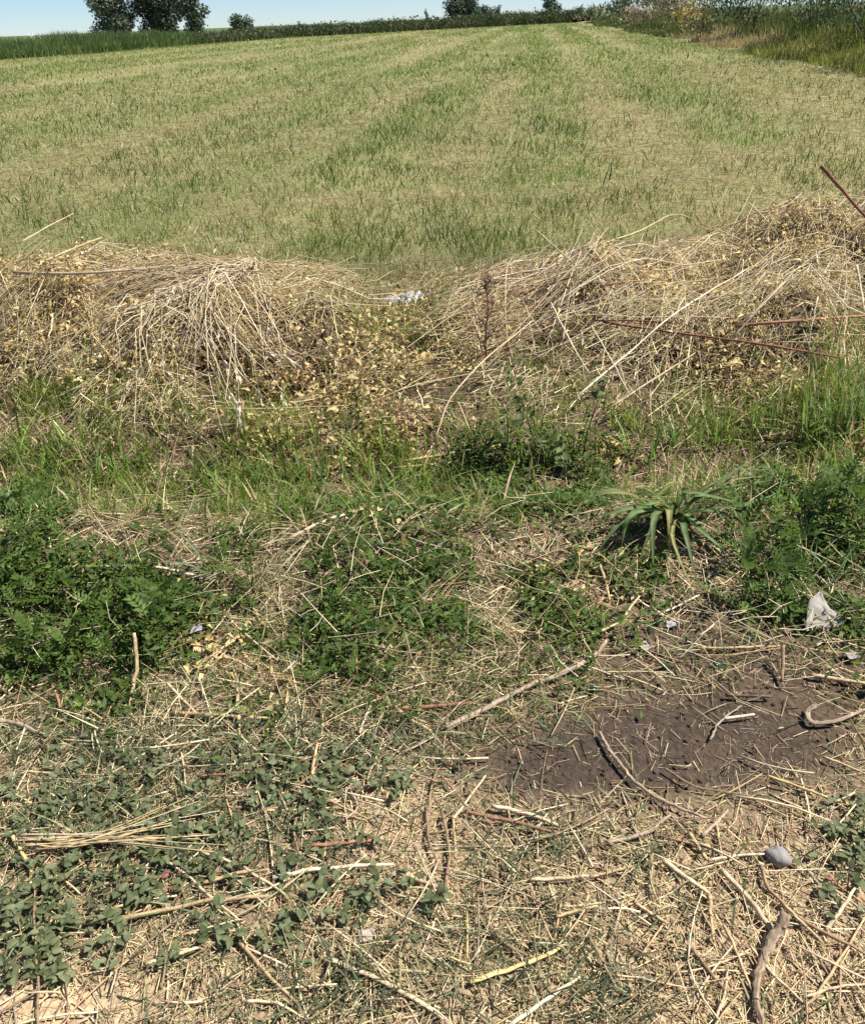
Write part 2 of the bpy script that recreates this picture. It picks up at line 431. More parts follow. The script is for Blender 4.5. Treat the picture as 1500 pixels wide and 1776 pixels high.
def make_field(n):
    ly = rng.uniform(math.log(4.7), math.log(185), n)
    y = np.exp(ly)
    x = (rng.random(n) - 0.5) * 2 * (0.66 * y + 1.6)
    ok = (x < edge_x(y) + 1.5) & ~((y < 6.4) & (height(x, y) > 0.04 + 0.1 * rng.random(n)))
    x, y = x[ok], y[ok]; n = len(x)
    z = height(x, y) - 0.005
    g = field_green(x, y)
    isg = rng.random(n) < g
    clump = fbm(x, y, 0.28, 41)
    L = (0.04 + 0.08 * rng.random(n)) * (0.3 + 1.9 * clump ** 1.7) * np.where(isg, 1.2, 0.9) * (1 + 0.5 * sstep(20, 90, y))
    lean = np.abs(rng.normal(0, 0.38, n)) + np.where(isg, 0, rng.random(n) * 0.7)
    wd = np.maximum(0.0018, 0.00040 * y) * (0.6 + 0.8 * rng.random(n))
    tone = fbm(x, y, 2.2, 44)
    far = sstep(10, 60, y)
    gr = mixcol(jitter(np.array([0.12, 0.18, 0.030]), n, 0.42), jitter(np.array([0.25, 0.335, 0.068]), n, 0.24), np.clip(tone * 1.1, 0, 1) * (0.45 + 0.55 * far))
    st = mixcol(jitter(np.array([0.55, 0.475, 0.26]), n, 0.28), jitter(np.array([0.38, 0.36, 0.135]), n, 0.28), (rng.random(n) < 0.45).astype(float))
    thatch = sstep(0.5, 0.72, fbm(x, y, 0.55, 49)) * (1 - sstep(9, 30, y)) * 0.75
    st = mixcol(st, jitter(np.array([0.30, 0.225, 0.115]), n, 0.3), thatch * (rng.random(n) < 0.75))
    gr = gr * (1 - 0.35 * (1 - sstep(8, 26, y)) * sstep(0.42, 0.7, fbm(x, y, 0.9, 50)))[:, None]
    col = np.where(isg[:, None], gr, st)
    mean = gr * g[:, None] + st * (1 - g)[:, None]
    col = col * (1 - 0.7 * far[:, None]) + mean * 0.7 * far[:, None]
    az = rng.random(n) * 2 * np.pi; be = rng.random(n) * 0.5
    a = Acc()
    for sel, K in ((y < 14, 3), (y >= 14, 2)):
        Cn = blade_lines(x[sel], y[sel], z[sel], L[sel], az[sel], lean[sel], be[sel], K)
        a.add(*ribbons(Cn, wd[sel][:, None] * (np.array([[1.0, 0.8, 0.12]]) if K == 3 else np.array([[1.0, 0.35]])), rand_side(int(sel.sum())), col[sel]))
    # darker weed clumps standing proud of the stubble
    m = 20000
    yy = np.exp(rng.uniform(math.log(6.4), math.log(45), m)); xx = (rng.random(m) - 0.5) * 2 * (0.62 * yy + 1)
    ok = (xx < edge_x(yy)) & (rng.random(m) < sstep(0.54, 0.70, fbm(xx, yy * 0.8, 0.6, 47)) + 0.9 * bump(xx, yy, 4.6, 10.3, 1.1, 0.8) + 0.5 * bump(xx, yy, -0.7, 7.1, 0.5, 0.4) + 0.5 * bump(xx, yy, 0.6, 7.3, 0.4, 0.4))
    xx, yy = xx[ok], yy[ok]; m = len(xx)
    Cn = blade_lines(xx, yy, height(xx, yy), 0.07 + 0.14 * rng.random(m) ** 1.5, rng.random(m) * 6.28, np.abs(rng.normal(0.3, 0.3, m)), rng.random(m) * 0.5, 3)
    a.add(*ribbons(Cn, (np.maximum(0.003, 0.0005 * yy) * (0.7 + 0.7 * rng.random(m)))[:, None] * np.array([[1.0, 0.9, 0.1]]), rand_side(m), jitter(np.array([0.085, 0.125, 0.035]), m, 0.3)))
    # loose flat straw left on the stubble
    m = n // 6
    yy = np.exp(rng.uniform(math.log(5.4), math.log(34), m)); xx = (rng.random(m) - 0.5) * 2 * (0.66 * yy + 1.6)
    ok = (xx < edge_x(yy)) & (rng.random(m) > field_green(xx, yy) * 1.15)
    xx, yy = xx[ok], yy[ok]; m = len(xx)
    V, F, C = lying(xx, yy, 0.06 + 0.16 * rng.random(m), np.maximum(0.0018, 0.00032 * yy), 0.04, jitter(np.array([0.60, 0.52, 0.31]), m, 0.2), 3, 2)
    a.add(V, F, C)
    return a

def lying(x, y, L, r, lift, col, S=3, K=4, az=None, curve=0.25, tilt=0.06):
    """loose stalks lying on the terrain, each following it"""
    n = len(x)
    if az is None: az = rng.random(n) * 2 * np.pi
    t = np.linspace(-0.5, 0.5, K)[None, :]
    c = rng.normal(0, curve, n)[:, None]
    along = L[:, None] * t; perp = c * L[:, None] * (t * t - 0.08)
    px = x[:, None] + np.cos(az)[:, None] * along - np.sin(az)[:, None] * perp
    py = y[:, None] + np.sin(az)[:, None] * along + np.cos(az)[:, None] * perp
    lf = (rng.random(n) ** 1.6)[:, None] * lift
    pz = height(px, py) + r[:, None] * 0.8 + lf + np.abs(rng.normal(0, tilt, n))[:, None] * L[:, None] * (t + 0.5)
    return tubes(np.stack([px, py, pz], -1), r[:, None] * np.linspace(1.1, 0.75, K)[None, :], col, S, S > 3)

field = kind(obj('field_grass', make_field(370000).mesh('field_grass'), M_GRASS), 'stuff')
tag(field, 'mown field of short green grass and pale stubble reaching to the far hedge', 'grass')

# ------------------------------------------------------------------ near ground cover: straw litter, trampled grass, weeds, dry leaves
def near_points(n, y0, y1, pw=1.0):
    y = y0 + (y1 - y0) * rng.random(n) ** pw
    x = (rng.random(n) - 0.5) * 2 * (0.75 + 0.62 * y)
    z = height(x, y)
    u, v = project(x, y, z)
    return x, y, z, u, v

def keep(m, *arrs):
    k = rng.random(len(m)) < m
    return [a[k] for a in arrs]

def straw_litter():
    a = Acc()
    # short broken straw, trodden flat
    x, y, z, u, v = near_points(92000, 0.55, 3.8, 1.25)
    m = 0.85 - 0.78 * soil_mask(u, v) - 0.55 * E(u, v, 80, 1750, 170, 50) - 0.35 * E(u, v, 130, 1060, 240, 130) + 0.25 * sstep(1400, 1700, v) * sstep(500, 1200, u)
    m = m * (0.25 + 1.35 * fbm(x, y, 0.16, 51))
    x, y, u, v = keep(m, x, y, u, v); n = len(x)
    L = 0.010 + 0.065 * rng.random(n) ** 2.4
    col = mixcol(jitter(STRAW * 1.05, n, 0.3), jitter(np.array([0.36, 0.24, 0.13]), n, 0.3), (rng.random(n) < 0.35 + 0.3 * soil_mask(u, v)).astype(float))
    a.add(*lying(x, y, L, 0.0006 + 0.0011 * rng.random(n) ** 1.6, 0.012, col, 3, 2, curve=0.2))
    # longer stalks
    x, y, z, u, v = near_points(7000, 0.55, 3.8, 1.0)
    m = (0.8 - 0.78 * soil_mask(u, v) - 0.5 * E(u, v, 130, 1060, 240, 130)) * (0.3 + 1.1 * fbm(x, y, 0.3, 53))
    x, y, u, v = keep(m, x, y, u, v); n = len(x)
    L = 0.07 + 0.16 * rng.random(n) ** 1.6
    col = mixcol(jitter(np.array([0.68, 0.56, 0.35]), n, 0.25), jitter(np.array([0.36, 0.25, 0.14]), n, 0.3), (rng.random(n) < 0.3).astype(float))
    a.add(*lying(x, y, L, 0.0008 + 0.0020 * rng.random(n) ** 2.5, 0.018, col, 4, 4, curve=0.16, tilt=0.06))
    # dead stalks caught on top of the weeds
    x, y, z, u, v = near_points(5200, 1.5, 3.3, 1.0)
    x, y, u, v = keep(0.7 * np.exp(-((v - 1040) / 170) ** 4) * (0.3 + fbm(x, y, 0.3, 57)), x, y, u, v); n = len(x)
    a.add(*lying(x, y, 0.05 + 0.17 * rng.random(n) ** 1.6, 0.0008 + 0.0012 * rng.random(n) ** 2, 0.085, mixcol(jitter(np.array([0.62, 0.51, 0.32]), n, 0.25), jitter(np.array([0.36, 0.24, 0.13]), n, 0.3), (rng.random(n) < 0.35).astype(float)), 3, 3, curve=0.25, tilt=0.15))
    # fine chaff on the dark soil
    x, y, z, u, v = near_points(26000, 0.9, 2.6, 1.0)
    x, y, u, v = keep(soil_mask(u, v) * 0.8 * sstep(0.42, 0.68, fbm(x, y, 0.13, 58)), x, y, u, v); n = len(x)
    a.add(*lying(x, y, 0.006 + 0.03 * rng.random(n) ** 2, 0.0006 + 0.0006 * rng.random(n), 0.003, jitter(np.array([0.36, 0.28, 0.19]), n, 0.4), 3, 2, tilt=0.02))
    return a
o = kind(obj('straw_litter', straw_litter().mesh('straw_litter'), M_STRAW), 'stuff')
tag(o, 'loose broken straw littering the trodden ground in front of the ditch', 'straw')

def soil_clods():
    x, y, z, u, v = near_points(26000, 0.8, 2.7, 1.0)
    x, y, z, u, v = keep(np.clip(soil_mask(u, v), 0, 1) * sstep(0.3, 0.6, fbm(x, y, 0.2, 63)), x, y, z, u, v); n = len(x)
    r = 0.0012 + 0.0065 * rng.random(n) ** 4
    d = np.array([[1, 0, 0], [0, 1, 0], [-1, 0, 0], [0, -1, 0], [0, 0, 0.9], [0, 0, -0.8]], float)
    a_ = rng.random(n) * 6.28
    q = d[None] * (0.7 + 0.6 * rng.random((n, 6, 1))) * r[:, None, None]
    V_ = np.stack([q[..., 0] * np.cos(a_)[:, None] - q[..., 1] * np.sin(a_)[:, None], q[..., 0] * np.sin(a_)[:, None] + q[..., 1] * np.cos(a_)[:, None], q[..., 2]], -1) + np.stack([x, y, z + r * 0.2], -1)[:, None, :]
    t_ = np.array([[0, 1, 4], [1, 2, 4], [2, 3, 4], [3, 0, 4], [1, 0, 5], [2, 1, 5], [3, 2, 5], [0, 3, 5]])
    F_ = ((np.arange(n) * 6)[:, None, None] + t_[None]).reshape(-1, 3)
    return np_mesh('soil_crumbs', V_.reshape(-1, 3), [F_], np.repeat(jitter(np.array([0.072, 0.054, 0.039]), n, 0.35), 6, 0), False)
o = kind(obj('soil_crumbs', soil_clods(), M_GROUND), 'stuff')
tag(o, 'crumbs and small clods scattered over the dark bare soil', 'soil')

def trampled_grass():
    a = Acc()
    x, y, z, u, v = near_points(85000, 0.55, 3.1, 1.05)
    m = 0.10 + 0.9 * E(u, v, 330, 1280, 480, 90) + 0.75 * E(u, v, 930, 1255, 190, 45) + 0.75 * E(u, v, 1000, 1480, 170, 80) + 0.7 * E(u, v, 900, 1640, 170, 60) + 0.75 * E(u, v, 1030, 1735, 150, 50) + 0.8 * E(u, v, 600, 1735, 170, 60)
    m = m + 0.6 * E(u, v, 560, 1120, 380, 170) + 0.45 * E(u, v, 120, 1400, 220, 90) + 0.6 * E(u, v, 1420, 980, 160, 140) + 0.55 * E(u, v, 280, 960, 350, 70) + 0.35 * E(u, v, 300, 1500, 350, 200) + 0.5 * E(u, v, 830, 1130, 150, 110) + 0.35 * E(u, v, 1250, 1140, 160, 50)
    m = np.clip(m, 0, 0.9) * (1 - 0.75 * soil_mask(u, v)) * (1 - 0.9 * E(u, v, 80, 1750, 170, 50)) * sstep(0.25, 0.6, fbm(x, y, 0.12, 61) + 0.1)
    x, y, z, u, v = keep(m, x, y, z, u, v); n = len(x)
    L = 0.03 + 0.075 * rng.random(n) ** 1.5
    lean = 0.5 + 0.9 * rng.random(n)
    Cn = blade_lines(x, y, z, L, rng.random(n) * 2 * np.pi, lean, rng.random(n) * 0.5, 4)
    Cn[:, :, 2] = np.maximum(Cn[:, :, 2], z[:, None] + 0.002)
    W = (0.0011 + 0.0014 * rng.random(n))[:, None] * np.array([[0.9, 1.0, 0.75, 0.1]])
    dry = rng.random(n) < 0.26
    col = np.where(dry[:, None], jitter(np.array([0.42, 0.37, 0.2]), n, 0.25), mixcol(jitter(GREEN_BLUE * 0.95, n, 0.35), jitter(GREEN_MID, n, 0.3), rng.random(n) * (v < 1250)))
    a.add(*ribbons(Cn, W, rand_side(n, 0.6), col))
    return a
o = kind(obj('trampled_grass', trampled_grass().mesh('trampled_grass'), M_GRASS), 'stuff')
tag(o, 'trampled dusty green grass between the straw in the foreground', 'grass')

def weed_cover():
    a = Acc()
    # dusty low leaves, foreground left
    x, y, z, u, v = near_points(38000, 0.55, 2.6, 1.1)
    m = 0.9 * E(u, v, 190, 1480, 330, 170) + 0.9 * E(u, v, 40, 1650, 130, 110) + 0.6 * E(u, v, 520, 1330, 250, 70) + 0.7 * E(u, v, 600, 1590, 170, 70) + 1.0 * E(u, v, 1470, 1480, 55, 90) + 0.4 * E(u, v, 400, 1620, 200, 80) + 0.5 * E(u, v, 500, 1440, 160, 70)
    m = np.clip(m, 0, 1) * sstep(0.36, 0.62, fbm(x, y, 0.14, 71)) * (1 - E(u, v, 80, 1750, 170, 50))
    x, y, z, u, v = keep(m, x, y, z, u, v); n = len(x)
    az = rng.random(n) * 2 * np.pi
    D = np.stack([np.cos(az), np.sin(az), rng.normal(0.15, 0.3, n)], -1)
    Nn = unit(np.stack([rng.normal(0, 0.4, n), rng.normal(0, 0.4, n), np.ones(n)], -1))
    L = 0.010 + 0.017 * rng.random(n)
    P = np.stack([x, y, z + 0.004 + 0.03 * rng.random(n)], -1)
    a.add(*leaves(P, D, Nn, L, L * (0.28 + 0.12 * rng.random(n)), mixcol(jitter(np.array([0.12, 0.145, 0.065]), n, 0.3), jitter(np.array([0.20, 0.225, 0.115]), n, 0.25), rng.random(n))))
    # bushy green weeds, middle ground
    x, y, z, u, v = near_points(150000, 1.3, 3.5, 0.95)
    m = 1.0 * E(u, v, 130, 1085, 250, 120) + 0.95 * E(u, v, 50, 940, 130, 110) + 0.42 * E(u, v, 580, 1060, 300, 160) + 1.0 * E(u, v, 920, 815, 150, 62) + 0.9 * E(u, v, 880, 850, 170, 45) + 0.95 * E(u, v, 1410, 930, 170, 130) + 0.4 * E(u, v, 400, 990, 150, 60) + 0.5 * E(u, v, 720, 960, 130, 90) + 0.45 * E(u, v, 1250, 1060, 120, 50) + 0.5 * E(u, v, 1440, 860, 120, 60)
    cl = fbm(x, y, 0.17, 73)
    m = m + 0.7 * np.exp(-((v - 1060) / 190) ** 4) * (1 - 0.9 * soil_mask(u, v)) * sstep(0.42, 0.66, fbm(x, y, 0.33, 75))
    m = m * (1 - 0.92 * sstep(0.25, 0.7, soil_mask(u, v)))
    m = np.clip(m, 0, 1) * sstep(0.38, 0.60, cl) * (1 - 0.8 * E(u, v, 400, 1130, 110, 60))
    x, y, z, u, v, cl = keep(m, x, y, z, u, v, cl); n = len(x)
    az = rng.random(n) * 2 * np.pi
    hgt = 0.01 + (0.07 * E(u, v, 130, 1085, 260, 150) + 0.08 * E(u, v, 50, 940, 150, 110) + 0.09 * E(u, v, 920, 815, 150, 62) + 0.08 * E(u, v, 1410, 900, 170, 110) + 0.055) * rng.random(n) * sstep(0.25, 0.75, cl)
    D = np.stack([np.cos(az), np.sin(az), rng.normal(0.25, 0.45, n)], -1)
    Nn = unit(np.stack([rng.normal(0, 0.5, n), rng.normal(0, 0.5, n), np.ones(n)], -1))
    L = 0.014 + 0.026 * rng.random(n)
    a.add(*leaves(np.stack([x, y, z + hgt], -1), D, Nn, L, L * (0.14 + 0.12 * rng.random(n)), mixcol(jitter(GREEN_DEEP * 0.9, n, 0.35), jitter(GREEN_MID * 0.9, n, 0.3), rng.random(n) ** 2.0)))
    return a
o = kind(obj('weed_ground_cover', weed_cover().mesh('weed_ground_cover'), M_LEAF), 'stuff')
tag(o, 'low leafy weeds matted together over the near ground', 'weeds')

def ditch_grass():
    a = Acc()
    x, y, z, u, v = near_points(76000, 2.45, 5.3, 1.0)
    vv = v
    m = 0.95 * np.exp(-((vv - 800) / 75) ** 4) * (1 - sstep(690, 800, u)) * (0.5 + 0.5 * sstep(0, 200, 420 - np.abs(u - 450))) 
    m = m + 0.75 * E(u, v, 120, 730, 260, 110) + 0.95 * E(u, v, 1180, 745, 170, 50) + 1.0 * E(u, v, 1450, 700, 110, 110) + 0.6 * E(u, v, 900, 790, 150, 70) + 0.35 * E(u, v, 1350, 900, 250, 90) + 0.3 * E(u, v, 600, 880, 400, 50) + 0.4 * E(u, v, 960, 660, 80, 80) + 0.55 * E(u, v, 690, 560, 120, 100) + 0.5 * E(u, v, 300, 720, 330, 60) + 0.8 * sstep(1500, 1650, u) * np.exp(-((v - 770) / 90) ** 2)
    m = np.clip(m, 0, 1) * sstep(0.31, 0.56, fbm(x, y, 0.16, 81))
    x, y, z, u, v = keep(m, x, y, z, u, v); n = len(x)
    tall = 0.8 + 0.5 * E(u, v, 1450, 700, 110, 120)
    L = (0.07 + 0.19 * rng.random(n) ** 1.3) * tall
    Cn = blade_lines(x, y, z - 0.005, L, rng.random(n) * 2 * np.pi, np.abs(rng.normal(0.25, 0.3, n)), rng.random(n) ** 2 * 0.9, 4)
    W = (0.0014 + 0.0034 * rng.random(n) ** 2.2)[:, None] * np.array([[0.75, 1.0, 0.8, 0.06]])
    dry = rng.random(n) < 0.2
    g = mixcol(jitter(GREEN_MID, n, 0.3), jitter(GREEN_LIGHT, n, 0.25), rng.random(n) ** 0.9)
    col = np.where(dry[:, None], jitter(STRAW, n, 0.25), g)
    a.add(*ribbons(Cn, W, rand_side(n, 0.2), col, 0.25))
    return a
o = kind(obj('ditch_grass', ditch_grass().mesh('ditch_grass'), M_GRASS), 'stuff')
tag(o, 'fresh upright green grass growing along the shallow ditch', 'grass')

def dry_tussocks():
    a = Acc()
    x, y, z, u, v = near_points(30000, 1.35, 3.3, 0.95)
    m = 0.9 * E(u, v, 850, 1060, 170, 130) + 0.7 * E(u, v, 620, 930, 230, 45) + 0.5 * E(u, v, 180, 920, 200, 40) + 0.6 * E(u, v, 1040, 990, 120, 60) + 0.5 * E(u, v, 1250, 850, 200, 30) + 0.4 * E(u, v, 500, 1150, 200, 120) + 0.35 * E(u, v, 300, 1270, 330, 60)
    m = np.clip(m, 0, 1) * sstep(0.35, 0.6, fbm(x, y, 0.15, 85))
    x, y, z, u, v = keep(m, x, y, z, u, v); n = len(x)
    L = 0.05 + 0.13 * rng.random(n) ** 1.4
    az = fbm(x, y, 0.12, 87) * 12
    Cn = blade_lines(x, y, z - 0.004, L, az + rng.normal(0, 0.5, n), 0.45 + 0.7 * rng.random(n), rng.random(n) * 0.7, 5)
    Cn[:, :, 2] = np.maximum(Cn[:, :, 2], z[:, None] + 0.003)
    W = (0.0008 + 0.0013 * rng.random(n) ** 2)[:, None] * np.array([[1.0, 1.0, 0.8, 0.55, 0.1]])
    col = mixcol(jitter(np.array([0.66, 0.54, 0.32]), n, 0.25), jitter(np.array([0.42, 0.27, 0.13]), n, 0.3), (rng.random(n) < 0.35).astype(float))
    a.add(*ribbons(Cn, W, rand_side(n, 0.5), col))
    return a
o = kind(obj('dry_grass', dry_tussocks().mesh('dry_grass'), M_STRAW), 'stuff')
tag(o, 'bleached dead grass bent over in tussocks in front of the ditch', 'grass')

def heap_mask(x, y):
    hz = height(x, y)
    return sstep(0.02, 0.10, hz) * sstep(3.4, 3.75, y) * (1 - sstep(6.0, 6.7, y))

def hay_mass():
    a = Acc()
    x, y, z, u, v = near_points(98000, 3.15, 6.5, 0.9)
    hm = heap_mask(x, y)
    mid = np.exp(-((v - 560) / 110) ** 2) * np.exp(-((u - 690) / 170) ** 2)
    m = np.clip(hm * (1 - 0.6 * E(u, v, 690, 590, 130, 130)) + 0.3 * mid + 0.32 * sstep(3.5, 3.8, y) * (1 - sstep(5.6, 6.3, y)) + 0.25 * np.exp(-((v - 690) / 60) ** 2), 0, 1)
    m = m * (1 - 0.95 * E(u, v, 690, 475, 170, 48)) * (1 - 0.72 * E(u, v, 690, 550, 135, 110)) * (0.05 + 1.3 * sstep(0.33, 0.72, fbm(x, y, 0.24, 91))) * 0.8 * (1 - 0.8 * E(u, v, 470, 690, 120, 48)) * (1 - 0.7 * E(u, v, 1180, 620, 90, 30)) * (1 - 0.7 * E(u, v, 1400, 585, 120, 28)) * (1 - 0.55 * E(u, v, 960, 690, 120, 90))
    x, y, u, v, hm = keep(m, x, y, u, v, hm); n = len(x)
    L = 0.06 + 0.55 * rng.random(n) ** 1.9 * (0.35 + 0.65 * hm)
    flow = (fbm(x, y, 0.5, 93) - 0.5) * 4.2 + np.where(x > 0.2, 0.45, 0.1)
    az = np.where(rng.random(n) < 0.55, flow + rng.normal(0, 0.6, n), rng.random(n) * 2 * np.pi)
    base = mixcol(jitter(np.array([0.70, 0.60, 0.35]), n, 0.28), jitter(np.array([0.46, 0.36, 0.18]), n, 0.3), (rng.random(n) < 0.42).astype(float))
    red = (rng.random(n) < 0.25 * np.exp(-((v - 580) / 80) ** 2) * np.exp(-((u - 700) / 200) ** 2) + 0.05)
    base = np.where(red[:, None], jitter(np.array([0.42, 0.22, 0.12]), n, 0.25), base)
    a.add(*lying(x, y, L, 0.0009 + 0.0024 * rng.random(n) ** 2.5, 0.12 * (0.1 + 1.5 * fbm(x, y, 0.2, 95))[:, None], base, 3, 3, az=az, curve=0.12, tilt=0.14))
    return a
o = kind(obj('hay_mass', hay_mass().mesh('hay_mass'), M_STRAW), 'stuff')
tag(o, 'tangled cut hay heaped along the far side of the ditch', 'hay')

def dry_leaves():
    a = Acc()
    x, y, z, u, v = near_points(210000, 1.6, 6.4, 0.9)
    m = 1.0 * E(u, v, 30, 530, 190, 110) + 0.8 * E(u, v, 120, 445, 170, 35) + 0.9 * E(u, v, 560, 745, 150, 55) + 1.0 * E(u, v, 1290, 650, 110, 65) + 0.9 * E(u, v, 1400, 430, 150, 55) + 0.7 * E(u, v, 1180, 510, 120, 45) + 0.75 * E(u, v, 640, 660, 150, 70) + 0.9 * E(u, v, 210, 620, 190, 80) + 0.7 * E(u, v, 1060, 790, 50, 25)
    m = m + 0.95 * E(u, v, 1430, 830, 120, 85) + 0.8 * E(u, v, 560, 740, 170, 70) + 0.7 * E(u, v, 400, 1120, 85, 60) + 0.5 * E(u, v, 230, 1000, 140, 22) + 0.35 * E(u, v, 650, 900, 130, 30) + 0.3 * E(u, v, 980, 1000, 110, 60) + 0.3 * E(u, v, 480, 1210, 60, 25) + 0.16 * heap_mask(x, y)
    m = np.clip(m, 0, 1) * sstep(0.28, 0.6, fbm(x, y, 0.15, 101)) * np.clip(0.18 + 0.2 * y, 0, 1)
    x, y, z, u, v = keep(m, x, y, z, u, v); n = len(x)
    az = rng.random(n) * 2 * np.pi
    D = np.stack([np.cos(az), np.sin(az), rng.normal(0.1, 0.5, n)], -1)
    Nn = unit(rng.normal(0, 0.7, (n, 3)) + np.array([0, 0, 0.8]))
    L = 0.010 + 0.038 * rng.random(n) ** 1.3
    P = np.stack([x, y, z + 0.012 + 0.13 * rng.random(n) * sstep(3.3, 3.9, y) + 0.02 * rng.random(n)], -1)
    gold = mixcol(jitter(np.array([0.66, 0.55, 0.27]), n, 0.22), jitter(np.array([0.50, 0.36, 0.14]), n, 0.25), rng.random(n))
    br = rng.random(n) < 0.24
    col = np.where(br[:, None], jitter(np.array([0.25, 0.16, 0.08]), n, 0.45), gold)
    a.add(*leaves(P, D, Nn, L, L * (0.13 + 0.2 * rng.random(n)), col, 0.8, 0.35))
    return a
o = kind(obj('dry_leaf_litter', dry_leaves().mesh('dry_leaf_litter'), M_DRYLEAF), 'stuff')
tag(o, 'curled golden dry leaves drifted over the hay and ditch edge', 'leaves')

# ================================================================== THINGS
# ------------------------------------------------------------------ trees beyond the far hedge
def px_x(u_, D): return at(u_, 33, D)[0]

def leaf_blob_mesh(name, blobs, n_per, size, cols, shell=0.55, up=0.35, hang=-0.4, slim=0.36):
    """foliage: leaf faces spread through several uneven clumps; blobs (cx,cy,cz,rx,ry,rz)"""
    a = Acc()
    for k, b in enumerate(blobs):
        n = int(n_per * (b[3] * b[5]))
        d = unit(rng.normal(0, 1, (n, 3)))
        rr = (shell + (1 - shell) * rng.random(n)) * (0.78 + 0.44 * vnoise(d[:, 0] * 3 + k * 7, d[:, 1] * 3 + d[:, 2] * 2, 0.8, 3))
        P = np.array(b[:3]) + d * rr[:, None] * np.array(b[3:6])
        Nn = unit(d + rng.normal(0, 0.6, (n, 3)) + np.array([0, 0, up]))
        D = rng.normal(0, 1, (n, 3)) + np.array([0, 0, hang])
        D = D - (D * Nn).sum(1, keepdims=True) * Nn
        L = size * (0.6 + 0.9 * rng.random(n))
        c0 = cols[int(rng.integers(len(cols)))]
        a.add(*leaves(P, D, Nn, L, L * slim, jitter(np.array(c0), n, 0.35, 0.1)))
    return a.mesh(name)

def tree(name, u0_, u1_, vtop, D, label, cols, cat='tree', nblob=9, leaf=0.30, group=None, droop=0.0, dens=240, lo=0.08):
    D = D * 1.5; leaf = leaf * 1.35
    uc = (u0_ + u1_) / 2
    x0 = px_x(uc, D); w_ = abs(px_x(u1_, D) - px_x(u0_, D)) / 2 * 1.12
    z0 = float(height(x0, D)); H = at(uc, vtop, D)[2] - z0
    root = empty(name, (x0, D, z0))
    blobs = []
    for k in range(nblob):
        t = (k + 0.5) / nblob
        ang = k * 2.399 + rng.random()
        prof = (0.80 + 0.2 * math.sin(math.pi * t)) * (1 - 0.45 * max(0, t - 0.72) / 0.28)
        r = w_ * (0.40 + 0.16 * rng.random()) * prof
        off = (w_ * prof - r * 0.92) * (1.0 if k % 4 else 0.25)
        cz = H * (lo + (1 - lo) * t) - droop * H * 0.06 * rng.random()
        blobs.append((math.cos(ang) * off, math.sin(ang) * off, min(cz, H - r * 0.8), r, r, max(r * 0.9, H * 0.13)))
    obj('crown', leaf_blob_mesh('crown', blobs, dens / (leaf / 0.3) ** 2, leaf, cols), M_FAR, root)
    a = Acc(); tr = 0.035 * H + 0.04
    K = 7
    line = np.stack([np.linspace(0, 0.1 * w_, K), np.zeros(K), np.linspace(-0.1, H * 0.75, K)], -1)
    bark = np.array([[0.12, 0.095, 0.07]])
    a.add(*tubes(line[None], np.linspace(tr, tr * 0.35, K)[None], bark, 7))
    for b in blobs[::2]:
        zs = min(b[2] * 0.6, H * 0.6)
        ln = catmull([(0.05 * w_, 0, zs), (b[0] * 0.5, b[1] * 0.5, zs + (b[2] - zs) * 0.6), b[:3]], 5)
        a.add(*tubes(ln[None], np.linspace(tr * 0.5, tr * 0.12, 5)[None], bark, 5))
    obj('trunk', a.mesh('trunk', True), M_BARK, root)
    tag(root, label, cat, group)
    return root

DKG = [(0.07, 0.10, 0.060), (0.082, 0.112, 0.066), (0.095, 0.125, 0.072)]  # both tree palettes lightened: distance haze put into the leaf colour
GRG = [(0.095, 0.125, 0.08), (0.108, 0.138, 0.085), (0.085, 0.115, 0.068)]
tree('willow_tree', 152, 240, -70, 96, 'tall grey-green tree with a ragged crown edge behind the reeds', GRG, nblob=16, leaf=0.24)
tree('poplar_tree', 232, 330, -80, 98, 'broad dark tree standing in the middle of three behind the reeds', DKG, nblob=18, leaf=0.25)
tree('drooping_tree', 308, 362, -55, 94, 'narrow dark tree with hanging foliage beside the broad dark tree', DKG, nblob=14, leaf=0.23, droop=1)
tree('round_tree', 391, 438, 25, 100, 'small round green tree alone behind the hedge', [(0.045, 0.08, 0.03), (0.055, 0.09, 0.034)], nblob=9, leaf=0.22)
tree('stub_tree', 512, 524, 37, 130, 'tiny squat dark tree far behind the low hedge', DKG, nblob=5, leaf=0.2, dens=260)
tree('column_tree', 733, 744, 17, 135, 'tiny upright tree poking above the low hedge', DKG, nblob=5, leaf=0.2, dens=260)
tree('spreading_tree', 772, 832, -14, 140, 'large dark spreading tree with a high dome beyond the hedge', DKG, nblob=16, leaf=0.3)
tree('low_tree', 818, 862, 9, 142, 'low wide dark tree leaning against the domed spreading tree', DKG, nblob=9, leaf=0.28)
tree('bushy_tree', 855, 872, 9, 138, 'small bushy tree at the end of the distant tree group', DKG, nblob=6, leaf=0.24, dens=220)
tree('square_tree', 936, 972, -14, 140, 'solitary square-topped dark tree above the flowering hedge', DKG, nblob=12, leaf=0.26)
tree('hedge_tree', 997, 1013, 8, 125, 'small rounded dark tree at the corner of the far hedge', DKG, nblob=6, leaf=0.22, dens=220)

